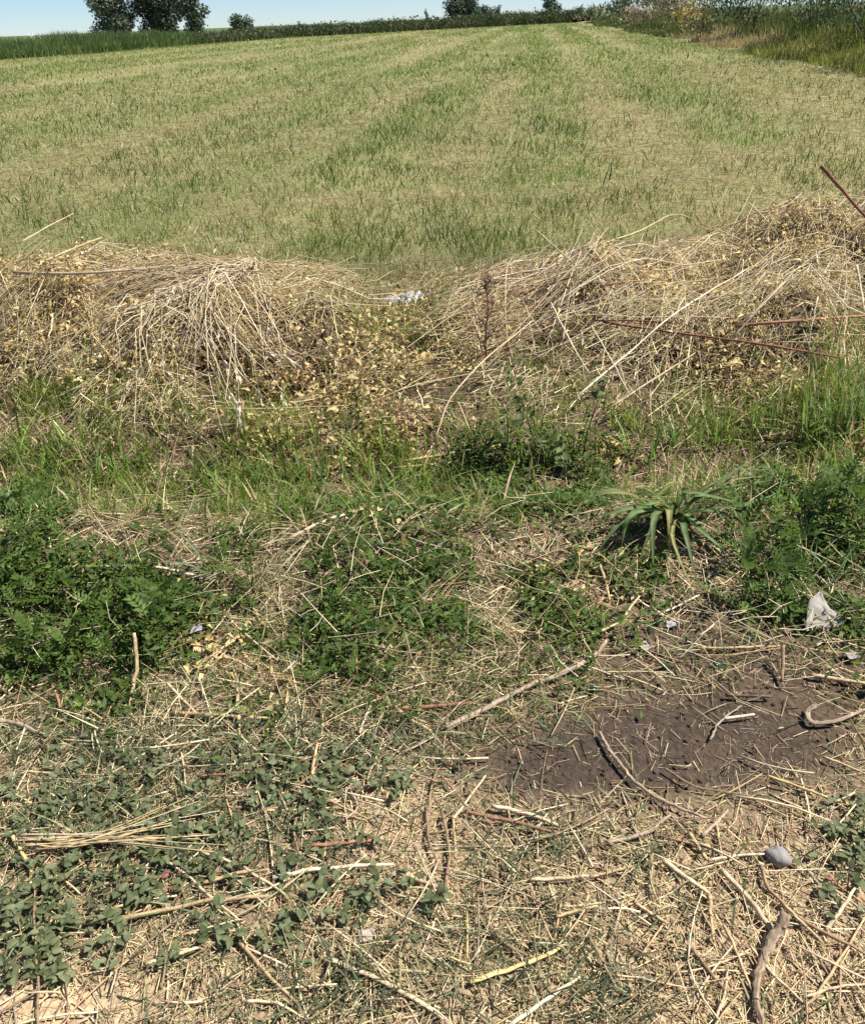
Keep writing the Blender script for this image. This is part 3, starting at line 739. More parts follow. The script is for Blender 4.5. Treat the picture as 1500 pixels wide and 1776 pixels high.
# ------------------------------------------------------------------ tall reeds and rough growth round the field
BASE_PX = [(-420, 138), (-200, 120), (0, 105), (180, 92), (340, 78), (500, 66), (750, 52), (1000, 39), (1040, 40)]
TOP_PX = [(-420, 66), (-200, 66), (0, 64), (90, 56), (200, 47), (290, 52), (335, 52), (360, 51), (500, 41), (620, 35), (750, 27), (880, 18), (1000, 12), (1040, 8)]
def far_growth(u_lo, u_hi, n, depth, wmul, tones, seed, bushy=False):
    bp = np.array([gp(*p) for p in BASE_PX])
    bu = np.array([p[0] for p in BASE_PX])
    uu = rng.uniform(u_lo, u_hi, n)
    bx = np.interp(uu, bu, bp[:, 0]); by = np.interp(uu, bu, bp[:, 1])
    k = (rng.random(n) ** 1.2) * depth
    nrm = unit(np.stack([bx, by], -1))
    x = bx + nrm[:, 0] * k; y = by + nrm[:, 1] * k
    tu = np.array([p[0] for p in TOP_PX]); tv = np.array([p[1] for p in TOP_PX], float)
    vt = np.interp(uu, tu, tv)
    vv = f0[None] + RT[None] * ((uu - PW / 2) / FPX)[:, None] + UP[None] * ((PH / 2 - vt) / FPX)[:, None]
    Hh = CAMZ + vv[:, 2] / vv[:, 1] * y
    z = height(x, y)
    H = (Hh - z) * (0.45 + 0.55 * rng.random(n) ** 0.6) * (0.72 + 0.55 * fbm(x, y, 2.5, seed)) * (0.55 + 0.45 * np.clip(k / 1.5, 0, 1))
    a = Acc()
    tone = fbm(x, y, 4.0, seed + 2)
    col = mixcol(jitter(np.array(tones[0]), n, 0.3), jitter(np.array(tones[1]), n, 0.3), np.clip(tone * 1.6 - 0.3 + rng.normal(0, 0.15, n), 0, 1))
    if len(tones) > 2:
        br = rng.random(n) < 0.16 * sstep(0.4, 0.7, fbm(x, y, 6, seed + 5))
        col = np.where(br[:, None], jitter(np.array(tones[2]), n, 0.25), col)
    if bushy:
        n_ = n
        zz = z + H * rng.random(n) ** 0.7
        D = rng.normal(0, 1, (n, 3)); Nn = unit(rng.normal(0, 0.6, (n, 3)) + np.array([0, -0.3, 0.6]))
        L = 0.0017 * y * (0.6 + 0.8 * rng.random(n))
        a.add(*leaves(np.stack([x, y, zz], -1), D, Nn, L, L * 0.4, col))
    else:
        Cn = blade_lines(x, y, z, H, rng.random(n) * 2 * np.pi, np.abs(rng.normal(0.05, 0.1, n)), rng.random(n) * 0.25, 4)
        W = (0.00042 * y * (0.6 + 0.8 * rng.random(n)) * wmul)[:, None] * np.array([[1, 1, 0.8, 0.1]])
        a.add(*ribbons(Cn, W, rand_side(n, 0.1), col))
    return a
a = far_growth(-420, 345, 20000, 6.0, 1.0, [(0.10, 0.155, 0.045), (0.17, 0.235, 0.075)], 120)
o = kind(obj('reed_bed', a.mesh('reed_bed'), M_GRASS), 'stuff')
tag(o, 'tall green reeds standing along the edge of the field', 'reeds')
a = far_growth(335, 1045, 12000, 7.0, 1.0, [(0.065, 0.092, 0.040), (0.11, 0.14, 0.06), (0.30, 0.25, 0.16)], 130, True)
b2 = far_growth(335, 1045, 16000, 6.0, 0.8, [(0.060, 0.085, 0.03), (0.10, 0.13, 0.05), (0.24, 0.2, 0.11)], 131)
for V_, F_, C_ in zip(b2.V, b2.F, b2.C): a.add(V_, F_, C_)
o = kind(obj('far_hedgerow', a.mesh('far_hedgerow'), M_FAR), 'stuff')
tag(o, 'low rough hedgerow closing the far end of the field', 'hedge')

def bank_grass():
    a = Acc()
    n = 36000
    y = np.exp(rng.uniform(math.log(10.0), math.log(160), n)); s = 6.0 * rng.random(n) ** 1.3
    x = edge_x(y) + s + (fbm(y, y * 0, 5, 140) - 0.5) * 1.6
    z = height(x, y)
    H = (0.40 + 0.42 * sstep(0.4, 3.0, s)) * (0.5 + 0.9 * fbm(x, y, 1.6, 141)) * (0.6 + 0.5 * rng.random(n))
    Cn = blade_lines(x, y, z - 0.02, H, rng.random(n) * 2 * np.pi, np.abs(rng.normal(0.1, 0.15, n)), rng.random(n) * 0.4, 3)
    W = (np.maximum(0.004, 0.0004 * y) * (0.6 + 0.8 * rng.random(n)))[:, None] * np.array([[1, 0.9, 0.1]])
    t = fbm(x * 1.0, y * 0.5, 3.0, 142)
    tan = np.clip(sstep(36, 41, y) * (1 - sstep(52, 60, y)) * (1 - sstep(0.8, 2.4, s)) * 1.2 + 0.6 * sstep(0.55, 0.75, t) * sstep(24, 40, y), 0, 1) > rng.random(n)
    g = mixcol(jitter(np.array([0.085, 0.115, 0.03]), n, 0.3), jitter(np.array([0.20, 0.22, 0.045]), n, 0.25), (1 - sstep(1.2, 3.2, s)) * (1 - sstep(32, 42, y)) + 0.25 * rng.random(n))
    col = np.where(tan[:, None], jitter(np.array([0.40, 0.31, 0.15]), n, 0.3), g)
    a.add(*ribbons(Cn, W, rand_side(n, 0.1), col))
    return a
o = kind(obj('bank_grass', bank_grass().mesh('bank_grass'), M_GRASS), 'stuff')
tag(o, 'rank green and straw-coloured grass on the bank beside the field', 'grass')

SHRUB_LOOKS = [
    ('dark green', [(0.035, 0.062, 0.024), (0.05, 0.08, 0.03)]), ('grey-green', [(0.085, 0.105, 0.065), (0.06, 0.085, 0.045)]),
    ('olive', [(0.085, 0.10, 0.035), (0.06, 0.08, 0.03)]), ('brownish', [(0.20, 0.15, 0.095), (0.15, 0.12, 0.08), (0.08, 0.09, 0.045)]), ('golden-leaved', [(0.32, 0.24, 0.07), (0.11, 0.12, 0.04)])]
SHRUBS = [  # y, offset from foot of bank, half width, height, look, label
    (13.5, 3.4, 1.7, 2.5, 0, 'dark green shrub at the near end of the bank above yellow-green grass'),
    (15.5, 2.2, 0.7, 1.5, 4, 'golden-leaved bush in front of the dark shrubs on the bank'),
    (17.5, 4.0, 2.0, 2.9, 1, 'wide grey-green shrub on the bank above the yellow-green grass'),
    (22, 4.2, 2.2, 3.0, 0, 'largest dark green shrub behind the straw-coloured bank grass'),
    (27, 4.3, 2.2, 2.8, 1, 'grey-green shrub behind the straw-coloured bank grass'),
    (33, 3.6, 1.7, 2.6, 0, 'very dark narrow shrub behind the rounded grass hummock'),
    (36, 2.2, 1.1, 1.3, 2, 'low rounded olive hummock of growth in front of the bank shrubs'),
    (41, 2.8, 1.3, 2.1, 4, 'bush with golden dead leaves half way along the bank'),
    (46, 3.6, 2.4, 2.5, 3, 'brownish half-dead shrub half way along the bank'),
    (54, 4.4, 2.8, 3.0, 2, 'olive shrub on the bank behind the half-dead shrub'),
    (62, 3.0, 2.4, 2.1, 3, 'brown dry shrub with pale stems on the distant bank'),
    (74, 3.5, 3.0, 2.7, 0, 'dark green shrub on the distant part of the bank'),
    (88, 3.2, 3.0, 2.4, 2, 'olive green shrub near the far end of the bank'),
    (104, 1.5, 2.4, 2.0, 3, 'reddish brown shrub where the bank meets the far hedge'),
]
for (yy, so, hw, hh, lk, lab) in SHRUBS:
    yy, hw, hh = yy * 1.42, hw * 1.38, hh * 1.22
    xx = float(edge_x(yy)) + so - 1.3
    root = empty('bank_shrub', (xx, yy, float(height(xx, yy))))
    blobs = []
    for k in range(9):
        an = k * 2.4 + rng.random(); rr = hw * (0.38 + 0.2 * rng.random())
        of = (hw - rr) * (1.0 if k else 0.2)
        zc = hh * (0.22 + 0.62 * ((k * 0.37) % 1))
        blobs.append((math.cos(an) * of * (1.1 - 0.4 * zc / hh), math.sin(an) * of * 0.9, zc, rr, rr, hh * 0.25))
    lf = max(0.05, 0.0028 * yy)
    obj('crown', leaf_blob_mesh('crown', blobs, min(2600, 8.5 / (lf * lf) * 0.42), lf * 1.5, [tuple(1.5 * c for c in q) for q in SHRUB_LOOKS[lk][1]], 0.35, 0.0, 1.6, 0.15), M_FAR, root)
    a = Acc()
    for k in range(7):
        b = blobs[k + 1]
        ln = catmull([(b[0] * 0.1, b[1] * 0.1, -0.05), (b[0] * 0.5, b[1] * 0.5, b[2] * 0.55), (b[0] * 1.1, b[1] * 1.1, b[2] + b[5] * 0.9)], 6)
        a.add(*tubes(ln[None], np.linspace(0.035, 0.008, 6)[None], np.array([[0.2, 0.15, 0.1]]), 4))
    obj('stem', a.mesh('stem'), M_BARK, root)
    tag(root, lab, 'shrub', 'shrubs along the bank')

# white flowering plant in the reeds
p = gp(64, 97)
root = empty('flowering_plant', p)
a = Acc(); fl = Acc()
for k in range(9):
    e = np.array([rng.normal(0, 0.55), rng.normal(0, 0.2) - 0.4, 0.5 + 1.1 * rng.random()])
    a.add(*tubes(catmull([(0, 0, -0.05), e * [0.5, 0.5, 0.6], e], 5)[None], np.linspace(0.02, 0.01, 5)[None], np.array([[0.1, 0.15, 0.05]]), 4))
    n = 40
    fl.add(*leaves(e + rng.normal(0, 0.10, (n, 3)), rng.normal(0, 1, (n, 3)), unit(rng.normal(0, 0.5, (n, 3)) + [0, -0.4, 1]), np.full(n, 0.09), np.full(n, 0.04), jitter(np.array([0.78, 0.78, 0.74]), n, 0.06)))
obj('stem', a.mesh('stem'), M_LEAF, root)
obj('blossom', fl.mesh('blossom'), M_PAPER, root)
tag(root, 'white-blossomed plant flowering at the foot of the tall reeds', 'flowering plant')

# ------------------------------------------------------------------ sticks and stalks lying about (one object each)
def stick_mesh(name, P, r, col, S=6, wob=0.12, taper=0.7, flat=1.0, groove=0.0):
    n = len(P)
    rad = r * np.linspace(1.0, taper, n) * (1 + rng.normal(0, wob, n))
    rad[-1] *= 0.75
    V_, F_, C_ = tubes(P[None], rad[None], np.clip(np.array(col) * (1 + rng.normal(0, 0.1, (1, n, 1))), 0.01, 0.9), S)
    if groove:      # weathered wood: ridges and splits that run along the piece and twist a little
        Q = V_.reshape(n, S, 3) - P[:, None, :]
        ph = np.arange(S)[None, :] * 2 * np.pi / S + np.linspace(0, 1.6, n)[:, None]
        gm = 1 + groove * (np.sin(3 * ph) * 0.6 + np.sin(5 * ph + 1.3) * 0.5 + rng.normal(0, 0.25, (n, S)))
        V_ = (P[:, None, :] + Q * gm[..., None]).reshape(-1, 3)
        C_ = (C_.reshape(n, S, 3) * np.clip(0.85 + 0.5 * (gm[..., None] - 1) / groove * 0.5, 0.5, 1.3)).reshape(-1, 3)
    if flat != 1.0:
        V_ = V_.reshape(n, S, 3); V_[..., 2] = P[:, None, 2] + (V_[..., 2] - P[:, None, 2]) * flat; V_ = V_.reshape(-1, 3)
    return np_mesh(name, V_, F_, C_, False)

def origin_to(me, o, p):
    """put the object's origin at the piece itself"""
    me.transform(Matrix.Translation(Vector([-c for c in p]))); o.location = Vector(p)

def stick(name, pts, wpx, colkey, label, lift=0.017, cat='stick', group=None, taper=0.7, flat=1.0, wob=0.12, S=6, groove=0.0):
    P = []
    for q in pts:
        lf = q[2] if len(q) > 2 else lift
        P.append(gp(q[0], q[1], lf))
    P = np.array(P)
    dep = float(np.mean((P - CAM) @ f0)); r = wpx / FPX * dep / 2
    P = catmull(P, max(5, (8 if groove else 4) * (len(P) - 1) + 1))
    gz = height(P[:, 0], P[:, 1]); P[:, 2] = np.maximum(P[:, 2], gz + r * 0.6)
    L = np.linalg.norm(P[-1] - P[0])
    P[1:-1] += rng.normal(0, 0.006 * min(L, 0.25), (len(P) - 2, 3)) * np.array([1, 1, 0.3])
    me = stick_mesh(name, P, r, PAL[colkey], S, wob, taper, flat, groove)
    o = obj(name, me, M_BARK)
    origin_to(me, o, P[0])
    return tag(o, label, cat, group)

ST = [
 # dark soil patch and around the stone
 ('twig', [(1040,1270),(1060,1305),(1100,1355),(1150,1388),(1225,1420)], 8, 'grey', 'curved bark-covered twig lying across the dark bare soil'),
 ('twig', [(1152,1332),(1200,1362),(1250,1372),(1300,1380)], 5, 'brown', 'thin crooked twig on the dark soil beside the curved twig'),
 ('dry_stalk', [(1330,1345,.03),(1405,1372,.02),(1485,1400)], 6, 'yellow', 'straight yellow stalk propped just above the dark soil'),
 ('red_stick', [(805,1407),(880,1424),(970,1445)], 9, 'redbrown', 'straight reddish brown stick beside a pale split stick'),
 ('dry_stalk', [(852,1397),(910,1410),(970,1432)], 11, 'pale', 'pale split stick lying beside the reddish brown stick'),
 ('dry_stalk', [(785,1422),(810,1388),(842,1345)], 6, 'pale', 'thin pale stalk crossing the end of the reddish stick'),
 ('red_stick', [(765,1345),(785,1368),(808,1398)], 5, 'redbrown', 'short reddish twig touching the tip of the reddish brown stick'),
 ('weathered_root', [(1362,1585,.05),(1345,1620,.03),(1322,1668,.02),(1310,1725,.02),(1328,1800,.02)], 21, 'wood', 'thick gnarled weathered root, much the stoutest piece on the straw'),
 ('dry_stalk', [(1250,1508),(1300,1560),(1342,1622)], 13, 'pale', 'thick pale stalk slanting down from beside the grey stone'),
 ('dry_stalk', [(1150,1493),(1190,1522),(1230,1550)], 12, 'pale', 'thick pale stalk meeting a shorter upright stalk at a corner'),
 ('dry_stalk', [(1230,1552),(1232,1590),(1237,1632)], 10, 'tan', 'short tan stalk meeting a thick pale stalk at a corner'),
 ('brown_stalk', [(1320,1502),(1335,1545),(1400,1600),(1505,1658)], 9, 'brown', 'long bent brown stalk starting under the grey stone'),
 ('brown_stalk', [(1358,1568),(1390,1600),(1428,1637)], 8, 'tan', 'tan stalk lying close along the long bent brown stalk'),
 ('dry_stalk', [(1430,1615,.01),(1456,1580,.03),(1482,1540,.05)], 10, 'pale', 'pale stalk leaning out of the leafy clump beside the stone'),
 ('dry_stalk', [(1255,1605),(1280,1660),(1305,1722)], 8, 'tan', 'tan stalk lying beside the gnarled root'),
 ('brown_stalk', [(1200,1645),(1230,1685),(1262,1722)], 8, 'brown', 'brown stalk lying beyond the tan stalk near the gnarled root'),
 ('dry_stalk', [(1195,1445),(1210,1468),(1226,1492)], 10, 'tan', 'stubby tan stalk at the edge of the dark soil'),
 ('dry_stalk', [(1217,1450),(1240,1428),(1262,1405)], 9, 'grey', 'greyish stalk leaning over the edge of the dark soil'),
 ('dry_stalk', [(1241,1425),(1246,1452),(1251,1482)], 6, 'tan', 'thin tan stalk crossing the greyish stalk at the soil edge'),
 ('dry_stalk', [(1228,1492),(1275,1484),(1325,1481)], 7, 'white', 'whitish stalk with its end against the grey stone'),
 ('dry_stalk', [(918,1525),(970,1524),(1020,1519)], 9, 'pale', 'pale stalk lying in the trampled grass, end to end with another'),
 ('dry_stalk', [(1022,1521),(1060,1512),(1096,1502)], 7, 'tan', 'tan stalk lying end to end with a pale one in trampled grass'),
 ('flat_stalk', [(815,1702),(900,1676),(975,1640)], 12, 'yellow', 'broad flattened yellow stalk on the pale ground'),
 ('dry_stalk', [(882,1780),(940,1738),(1006,1694)], 10, 'white', 'thick bleached white stalk on the straw'),
 ('dry_stalk', [(960,1590),(1000,1580),(1036,1571)], 8, 'tan', 'short tan stalk in front of the end-to-end stalks'),
 ('brown_stalk', [(1020,1620),(1045,1668),(1070,1716)], 7, 'brown', 'thin brown stalk between two patches of trampled grass'),
 ('brown_stalk', [(845,1600),(880,1640),(925,1660)], 7, 'brown', 'bent brown stalk above the broad flattened stalk'),
 ('dry_stalk', [(1100,1565),(1128,1584),(1157,1602)], 9, 'tan', 'tan stalk lying next to a dark mossy sprig'),
 ('dry_stalk', [(1060,1690),(1130,1700),(1196,1716)], 5, 'pale', 'thin pale stalk pointing at the mossy sprig'),
 ('twig', [(1050,1462),(1120,1445),(1162,1414)], 10, 'grey', 'rough fibrous grey twig on the border of the dark soil'),
 ('curled_root', [(1415,1222,.03),(1399,1236,.02),(1408,1253),(1450,1250),(1500,1230)], 11, 'grey', 'hooked grey root curled back at one end'),
 ('twig', [(1230,1283),(1250,1250),(1286,1224)], 5, 'grey', 'slender arched twig on the dark soil near a pale chip'),
 ('dry_stalk', [(1255,1246),(1280,1243),(1308,1239)], 8, 'white', 'short whitish chip of stalk on the dark soil'),
 ('brown_stalk', [(1258,1205),(1300,1207),(1337,1208)], 8, 'dark', 'dark brown stick lying at the back of the dark soil'),
 ('dry_stalk', [(1427,1312),(1460,1325),(1500,1342)], 6, 'tan', 'tan stalk on the soil near the hooked grey root'),
 ('brown_stalk', [(767,1410),(778,1470),(772,1540),(748,1592)], 9, 'brown', 'long wavy brown stem running beside the reddish brown stick'),
 ('dry_stalk', [(785,1415),(788,1450),(790,1488)], 6, 'tan', 'short straight tan stem beside the long wavy brown stem'),
 ('dry_stalk', [(1300,1640),(1340,1690),(1400,1745)], 7, 'pale', 'pale stalk passing under the gnarled root'),
 ('dry_stalk', [(1405,1740),(1440,1690),(1500,1590)], 7, 'tan', 'long tan stalk to one side of the gnarled root'),
 ('dry_stalk', [(1240,1770),(1256,1720),(1262,1680)], 6, 'pale', 'thin pale stalk between two brown stalks near the gnarled root'),
 ('dry_stalk', [(1390,1730),(1450,1712),(1510,1705)], 7, 'pale', 'pale stalk in the thick straw beside the gnarled root'),
 # middle ground, twigs behind the soil
 ('long_branch', [(772,1262),(850,1225),(915,1190),(970,1170),(1030,1138),(1052,1110,.03)], 12, 'grey', 'longest branch, tan-grey and slightly bent, lying up to the dark soil'),
 ('twig', [(985,1145),(1030,1160),(1082,1178)], 6, 'pale', 'pale twig crossing beneath the longest branch'),
 ('brown_stalk', [(1043,1048),(1062,1056),(1084,1062)], 14, 'brown', 'short thick brown stick end below the broad-bladed grass clump'),
 ('dry_stalk', [(1077,1020),(1120,1050),(1182,1082)], 5, 'white', 'thin white stalk ending at the green glass'),
 ('dry_stalk', [(1040,980,.05),(1050,1010,.03),(1057,1042)], 7, 'tan', 'tan stub standing beside the thick brown stick end'),
 ('dry_stalk', [(1102,995,.05),(1100,1020,.02),(1096,1040)], 7, 'pale', 'pale stub standing in front of the broad-bladed grass clump'),
 ('dry_stalk', [(1010,1105),(1070,1080),(1118,1020,.03)], 6, 'pale', 'pale bent stalk rising toward the broad-bladed grass clump'),
 ('dry_stalk', [(1150,1062),(1180,1048),(1212,1032)], 5, 'white', 'thin whitish stalk beside the fine-leaved weed'),
 ('red_twig', [(900,957,.02),(945,972,.03),(992,990,.02)], 5, 'red', 'thin red twig among dry brown stubble'),
 ('dry_stalk', [(1405,1170),(1450,1178),(1505,1186)], 10, 'tan', 'stout tan stalk lying on the soil near the paper scrap'),
 ('stub', [(1357,1118,.07),(1357,1150,.04),(1356,1182)], 8, 'brown', 'broken brown stub sticking upright out of the dark soil'),
 ('brown_stalk', [(1208,1124),(1280,1122),(1352,1120)], 6, 'tan', 'straight tan stick lying level against the upright stub'),
 ('red_stick', [(690,1228),(750,1226),(816,1219)], 10, 'redbrown', 'reddish stick at the thick end of the longest branch'),
 ('dry_stalk', [(1415,1120),(1440,1108),(1500,1125)], 6, 'pale', 'arched pale stalk on the soil in front of the paper scrap'),
 # left middle ground
 ('dry_stalk', [(95,985,.03),(225,982,.04),(290,987,.04),(347,1001,.03)], 9, 'white', 'long whitish stick resting on top of the leafy weeds'),
 ('bent_stick', [(232,1098,.16),(238,1150,.09),(229,1200,.035),(227,1235,.01),(246,1257,.01)], 9, 'tan', 'tan stick standing up crookedly in front of the leafy weeds'),
 ('red_stub', [(92,1190,.04),(101,1210,.03),(107,1238)], 8, 'redbrown', 'short curved reddish stub beside the leafy weeds'),
 ('twig', [(-10,1250),(30,1255),(82,1277)], 10, 'grey', 'pale grey twig lying in trampled grass below the reddish stub'),
 ('dry_stalk', [(412,1193,.03),(414,1250),(416,1312)], 8, 'tan', 'straight tan stalk running across a thicker horizontal one'),
 ('dry_stalk', [(298,1236),(380,1241),(468,1246)], 10, 'tan', 'thick tan stalk crossed by a straight one'),
 ('dry_stalk', [(290,1184,.03),(315,1212),(346,1242)], 7, 'pale', 'pale stalk touching the thick tan crossed stalk'),
 ('dry_stalk', [(684,1224),(712,1248),(748,1267)], 8, 'tan', 'tan stalk lying against the reddish stick of the longest branch'),
 ('dry_stalk', [(624,1272),(632,1248),(643,1224,.02)], 7, 'white', 'short whitish stalk among the trampled grass and weeds'),
 # foreground left
 ('dry_stalk', [(537,1396),(542,1340),(551,1288,.02)], 9, 'tan', 'straight tan stalk meeting a pale one in a V among low weeds'),
 ('dry_stalk', [(537,1397),(560,1392),(584,1386)], 8, 'pale', 'short pale stalk forming a V with a tan one'),
 ('dry_stalk', [(458,1406),(520,1404),(585,1400)], 6, 'yellow', 'thin yellow stalk below the V of two stalks'),
 ('dry_stalk', [(473,1522),(550,1507),(682,1499)], 10, 'white', 'long bleached stalk lying flat among the low dusty weeds'),
 ('dry_stalk', [(690,1512),(735,1530),(775,1544)], 11, 'tan', 'tan stalk continuing on from the long bleached stalk'),
 ('dry_stalk', [(150,1600),(250,1586),(375,1560),(468,1554)], 11, 'tan', 'long tan stem threaded through the low dusty weeds'),
 ('dry_stalk', [(350,1478,.02),(425,1505,.02),(502,1557)], 7, 'pale', 'bent pale stalk over the low dusty weeds'),
 ('dry_stalk', [(280,1485,.02),(350,1540,.02),(416,1596)], 6, 'pale', 'slanting pale stalk crossing the long tan stem'),
 ('dry_stalk', [(240,1516,.02),(260,1497,.02),(282,1478,.02)], 6, 'white', 'short white stalk at the end of the slanting pale one'),
 ('brown_stalk', [(60,1568,.03),(65,1690,.02),(66,1790)], 7, 'brown', 'long upright brown stalk across the sandy bare ground'),
 ('brown_stalk', [(-10,1762),(60,1720),(122,1674)], 6, 'brown', 'brown stalk edging the sandy bare ground'),
 ('dry_stalk', [(415,1635),(460,1685),(512,1737)], 9, 'tan', 'tan stalk slanting over the thin grass near the sandy ground'),
 ('flat_stalk', [(563,1663),(650,1694),(740,1745),(800,1790)], 12, 'pale', 'long broad fibrous pale stalk with a split end'),
 ('dry_stalk', [(423,1736),(480,1740),(545,1778)], 7, 'pale', 'pale stalk bending away over thin grass'),
 ('dry_stalk', [(253,1671),(300,1658),(345,1643)], 10, 'pale', 'pale thick stalk on the bare ground under the dusty weeds'),
 ('dry_leaf_blade', [(22,1449,.03),(38,1478,.02),(56,1512)], 10, 'yellow', 'flat yellow dry blade lying beside the fanned straw bundle'),
 ('red_stick', [(343,1346),(390,1343),(438,1339)], 6, 'redbrown', 'thin red-brown stick among the dusty weeds behind the fanned bundle'),
 ('red_stick', [(538,1466),(600,1462),(657,1456)], 9, 'redbrown', 'red-brown stick lying behind the long bleached stalk'),
 ('brown_stalk', [(520,1400),(510,1445),(520,1490),(494,1532)], 7, 'brown', 'wavy brown stem crossing the end of the long bleached stalk'),
 ('dry_stalk', [(350,1531),(410,1515),(467,1507)], 9, 'tan', 'tan stalk leading into the long bleached stalk'),
 ('dry_stalk', [(740,1400),(742,1450),(760,1500)], 7, 'brown', 'brown stem parallel to the long wavy brown stem'),
 ('dry_stalk', [(600,1420),(620,1400),(608,1370)], 6, 'grey', 'small kinked grey stalk near the red-brown stick'),
 # ditch edge
 ('dry_stalk', [(500,935,.04),(560,905,.05),(632,882,.04)], 9, 'pale', 'pale stalk lying on the straw lip of the ditch'),
 ('dry_stalk', [(700,800,.04),(790,785,.05),(870,772,.04)], 8, 'yellow', 'yellow stalk across the ditch, uppermost of a pair'),
 ('dry_stalk', [(680,812,.03),(780,803,.03),(880,790,.03)], 7, 'tan', 'tan stalk across the ditch below a yellow one'),
 # red branches and long stalks on the right-hand heap
 ('red_branch', [(1423,288,.42),(1462,332,.36),(1502,378,.24),(1590,470,.05)], 11, 'red', 'thick red branch jutting up out of the hay heap'),
 ('red_branch', [(880,514,.10),(930,500,.12),(992,480,.12)], 8, 'red', 'short red branch lying on hay beside the seeding dock stem'),
 ('red_branch', [(1030,556,.13),(1100,556,.15),(1182,561,.15)], 6, 'red', 'thin red branch lying level on the tangled hay'),
 ('red_branch', [(1045,558,.12),(1100,567,.14),(1165,576,.14),(1232,585,.14),(1340,600,.14),(1455,620,.12)], 8, 'red', 'longest red branch trailing over the front of the hay heap'),
 ('red_branch', [(1275,566,.12),(1380,556,.12),(1520,546,.12)], 10, 'redbrown', 'dark red-brown branch behind the longest red branch'),
 ('red_branch', [(1040,497,.12),(1075,490,.13),(1112,487,.12)], 6, 'redbrown', 'short dull red branch near the top of the hay heap'),
 ('dry_stalk', [(1000,688,.10),(1090,612,.16),(1175,540,.18),(1300,463,.16)], 8, 'white', 'long whitish stalk slanting up across the hay heap'),
 ('dry_stalk', [(1055,708,.08),(1130,660,.12),(1205,612,.14)], 8, 'pale', 'pale stalk parallel to and below the long whitish one'),
 ('dry_stalk', [(1268,590,.14),(1320,530,.17),(1362,488,.15)], 7, 'pale', 'pale stalk crossing the longest red branch on the hay'),
 ('dry_stalk', [(930,400,.25),(975,440,.2),(1012,474,.08)], 7, 'tan', 'tan stalk poking up from the middle of the hay row'),
 ('dry_stalk', [(1296,350,.32),(1325,378,.26),(1350,410,.14)], 5, 'pale', 'fine pale stalk sticking up beside the thick red branch'),
 ('dry_stalk', [(752,768,.05),(782,690,.15),(845,620,.20),(925,555,.14)], 7, 'pale', 'pale stalk arching over the front of the low hay heap'),
 ('dry_stalk', [(955,525,.17),(985,585,.17),(1022,648,.12)], 6, 'white', 'whitish stalk hanging down the hay toward the dark weed'),
 ('dry_stalk', [(1025,565,.2),(1060,625,.17),(1092,685,.1)], 6, 'white', 'whitish stalk hanging beside the level red branch'),
 ('dry_stalk', [(1418,515,.2),(1408,560,.18),(1400,608,.12)], 6, 'white', 'short whitish stalk hanging over the dark red-brown branch'),
 ('dry_stalk', [(1485,460,.2),(1492,500,.18),(1500,545,.12)], 9, 'white', 'thick bleached stalk hanging at the high end of the hay heap'),
 ('dry_stalk', [(1020,430,.14),(1110,400,.2),(1165,372,.2),(1205,380,.16)], 4, 'pale', 'hair-thin arched stalk standing above the hay row'),
 ('dry_stalk', [(640,700,.08),(720,668,.13),(860,640,.15)], 6, 'pale', 'pale stalk lying low between the two hay heaps'),
 # left-hand heap
 ('pale_branch', [(25,473,.16),(140,474,.17),(268,464,.16)], 10, 'grey', 'straight grey branch lying on top of the hay heap behind the sheaf'),
 ('dry_stalk', [(40,418,.08),(80,395,.12),(128,370,.18)], 5, 'pale', 'single pale stalk sticking up from the hay into the mown field'),
 ('dry_stalk', [(80,452,.16),(135,428,.2),(178,412,.2)], 6, 'tan', 'tan stalk sticking up behind the straight grey branch'),
 ('dry_stalk', [(385,708,.1),(480,708,.1),(605,703,.1)], 4, 'pale', 'thin level stalk under the drooping sheaf'),
]
for row in ST:
    nm, pts, wpx, ck, lab = row
    wpx *= (0.62 if 'red' in nm or 'grey' in lab else 0.44) if pts[0][1] < 780 else (0.92 if 'root' in nm else 0.8)
    stick(nm, pts, wpx, ck, lab, cat='branch' if 'branch' in nm else ('root' if 'root' in nm else ('stalk' if 'stalk' in nm or 'blade' in nm else 'stick')),
          flat=0.45 if nm.startswith('flat') or 'blade' in nm else 1.0, wob=0.07 if 'root' in nm or nm in ('twig', 'long_branch') else 0.05, taper=0.55 if 'root' in nm else 0.75,
          S=18 if 'weathered' in nm else (9 if 'root' in nm or nm in ('twig', 'long_branch') else 6), groove=0.20 if 'weathered' in nm else (0.12 if 'root' in nm or nm in ('twig', 'long_branch') else 0.0))


# landmarks that tell look-alike pieces apart by what they lie beside
LAND_NEAR = [((200, 1450), 'the fanned straw bundle'), ((580, 1505), 'the long bleached stalk'), ((633, 1624), 'the square paper bit'), ((60, 1745), 'the sandy bare ground'), ((550, 1385), 'the V of two stalks'), ((770, 1490), 'the long wavy brown stem'),
             ((890, 1425), 'the straight reddish brown stick'), ((900, 1675), 'the broad flattened yellow stalk'), ((1325, 1680), 'the gnarled root'), ((1346, 1490), 'the grey stone'), ((1150, 1330), 'the curved twig on dark soil'), ((945, 1745), 'the bleached white stalk'),
             ((1195, 1610), 'the mossy sprigs'), ((930, 1185), 'the longest branch'), ((412, 1245), 'the crossed tan stalks'), ((680, 1720), 'the broad fibrous stalk'), ((1440, 1240), 'the hooked grey root'), ((235, 1190), 'the stick standing crookedly'), ((320, 1580), 'the long tan stem'),
             ((1060, 1515), 'the two end-to-end stalks'), ((90, 1215), 'the short reddish stub'), ((1357, 1150), 'the upright brown stub'), ((65, 1600), 'the long upright brown stalk')]
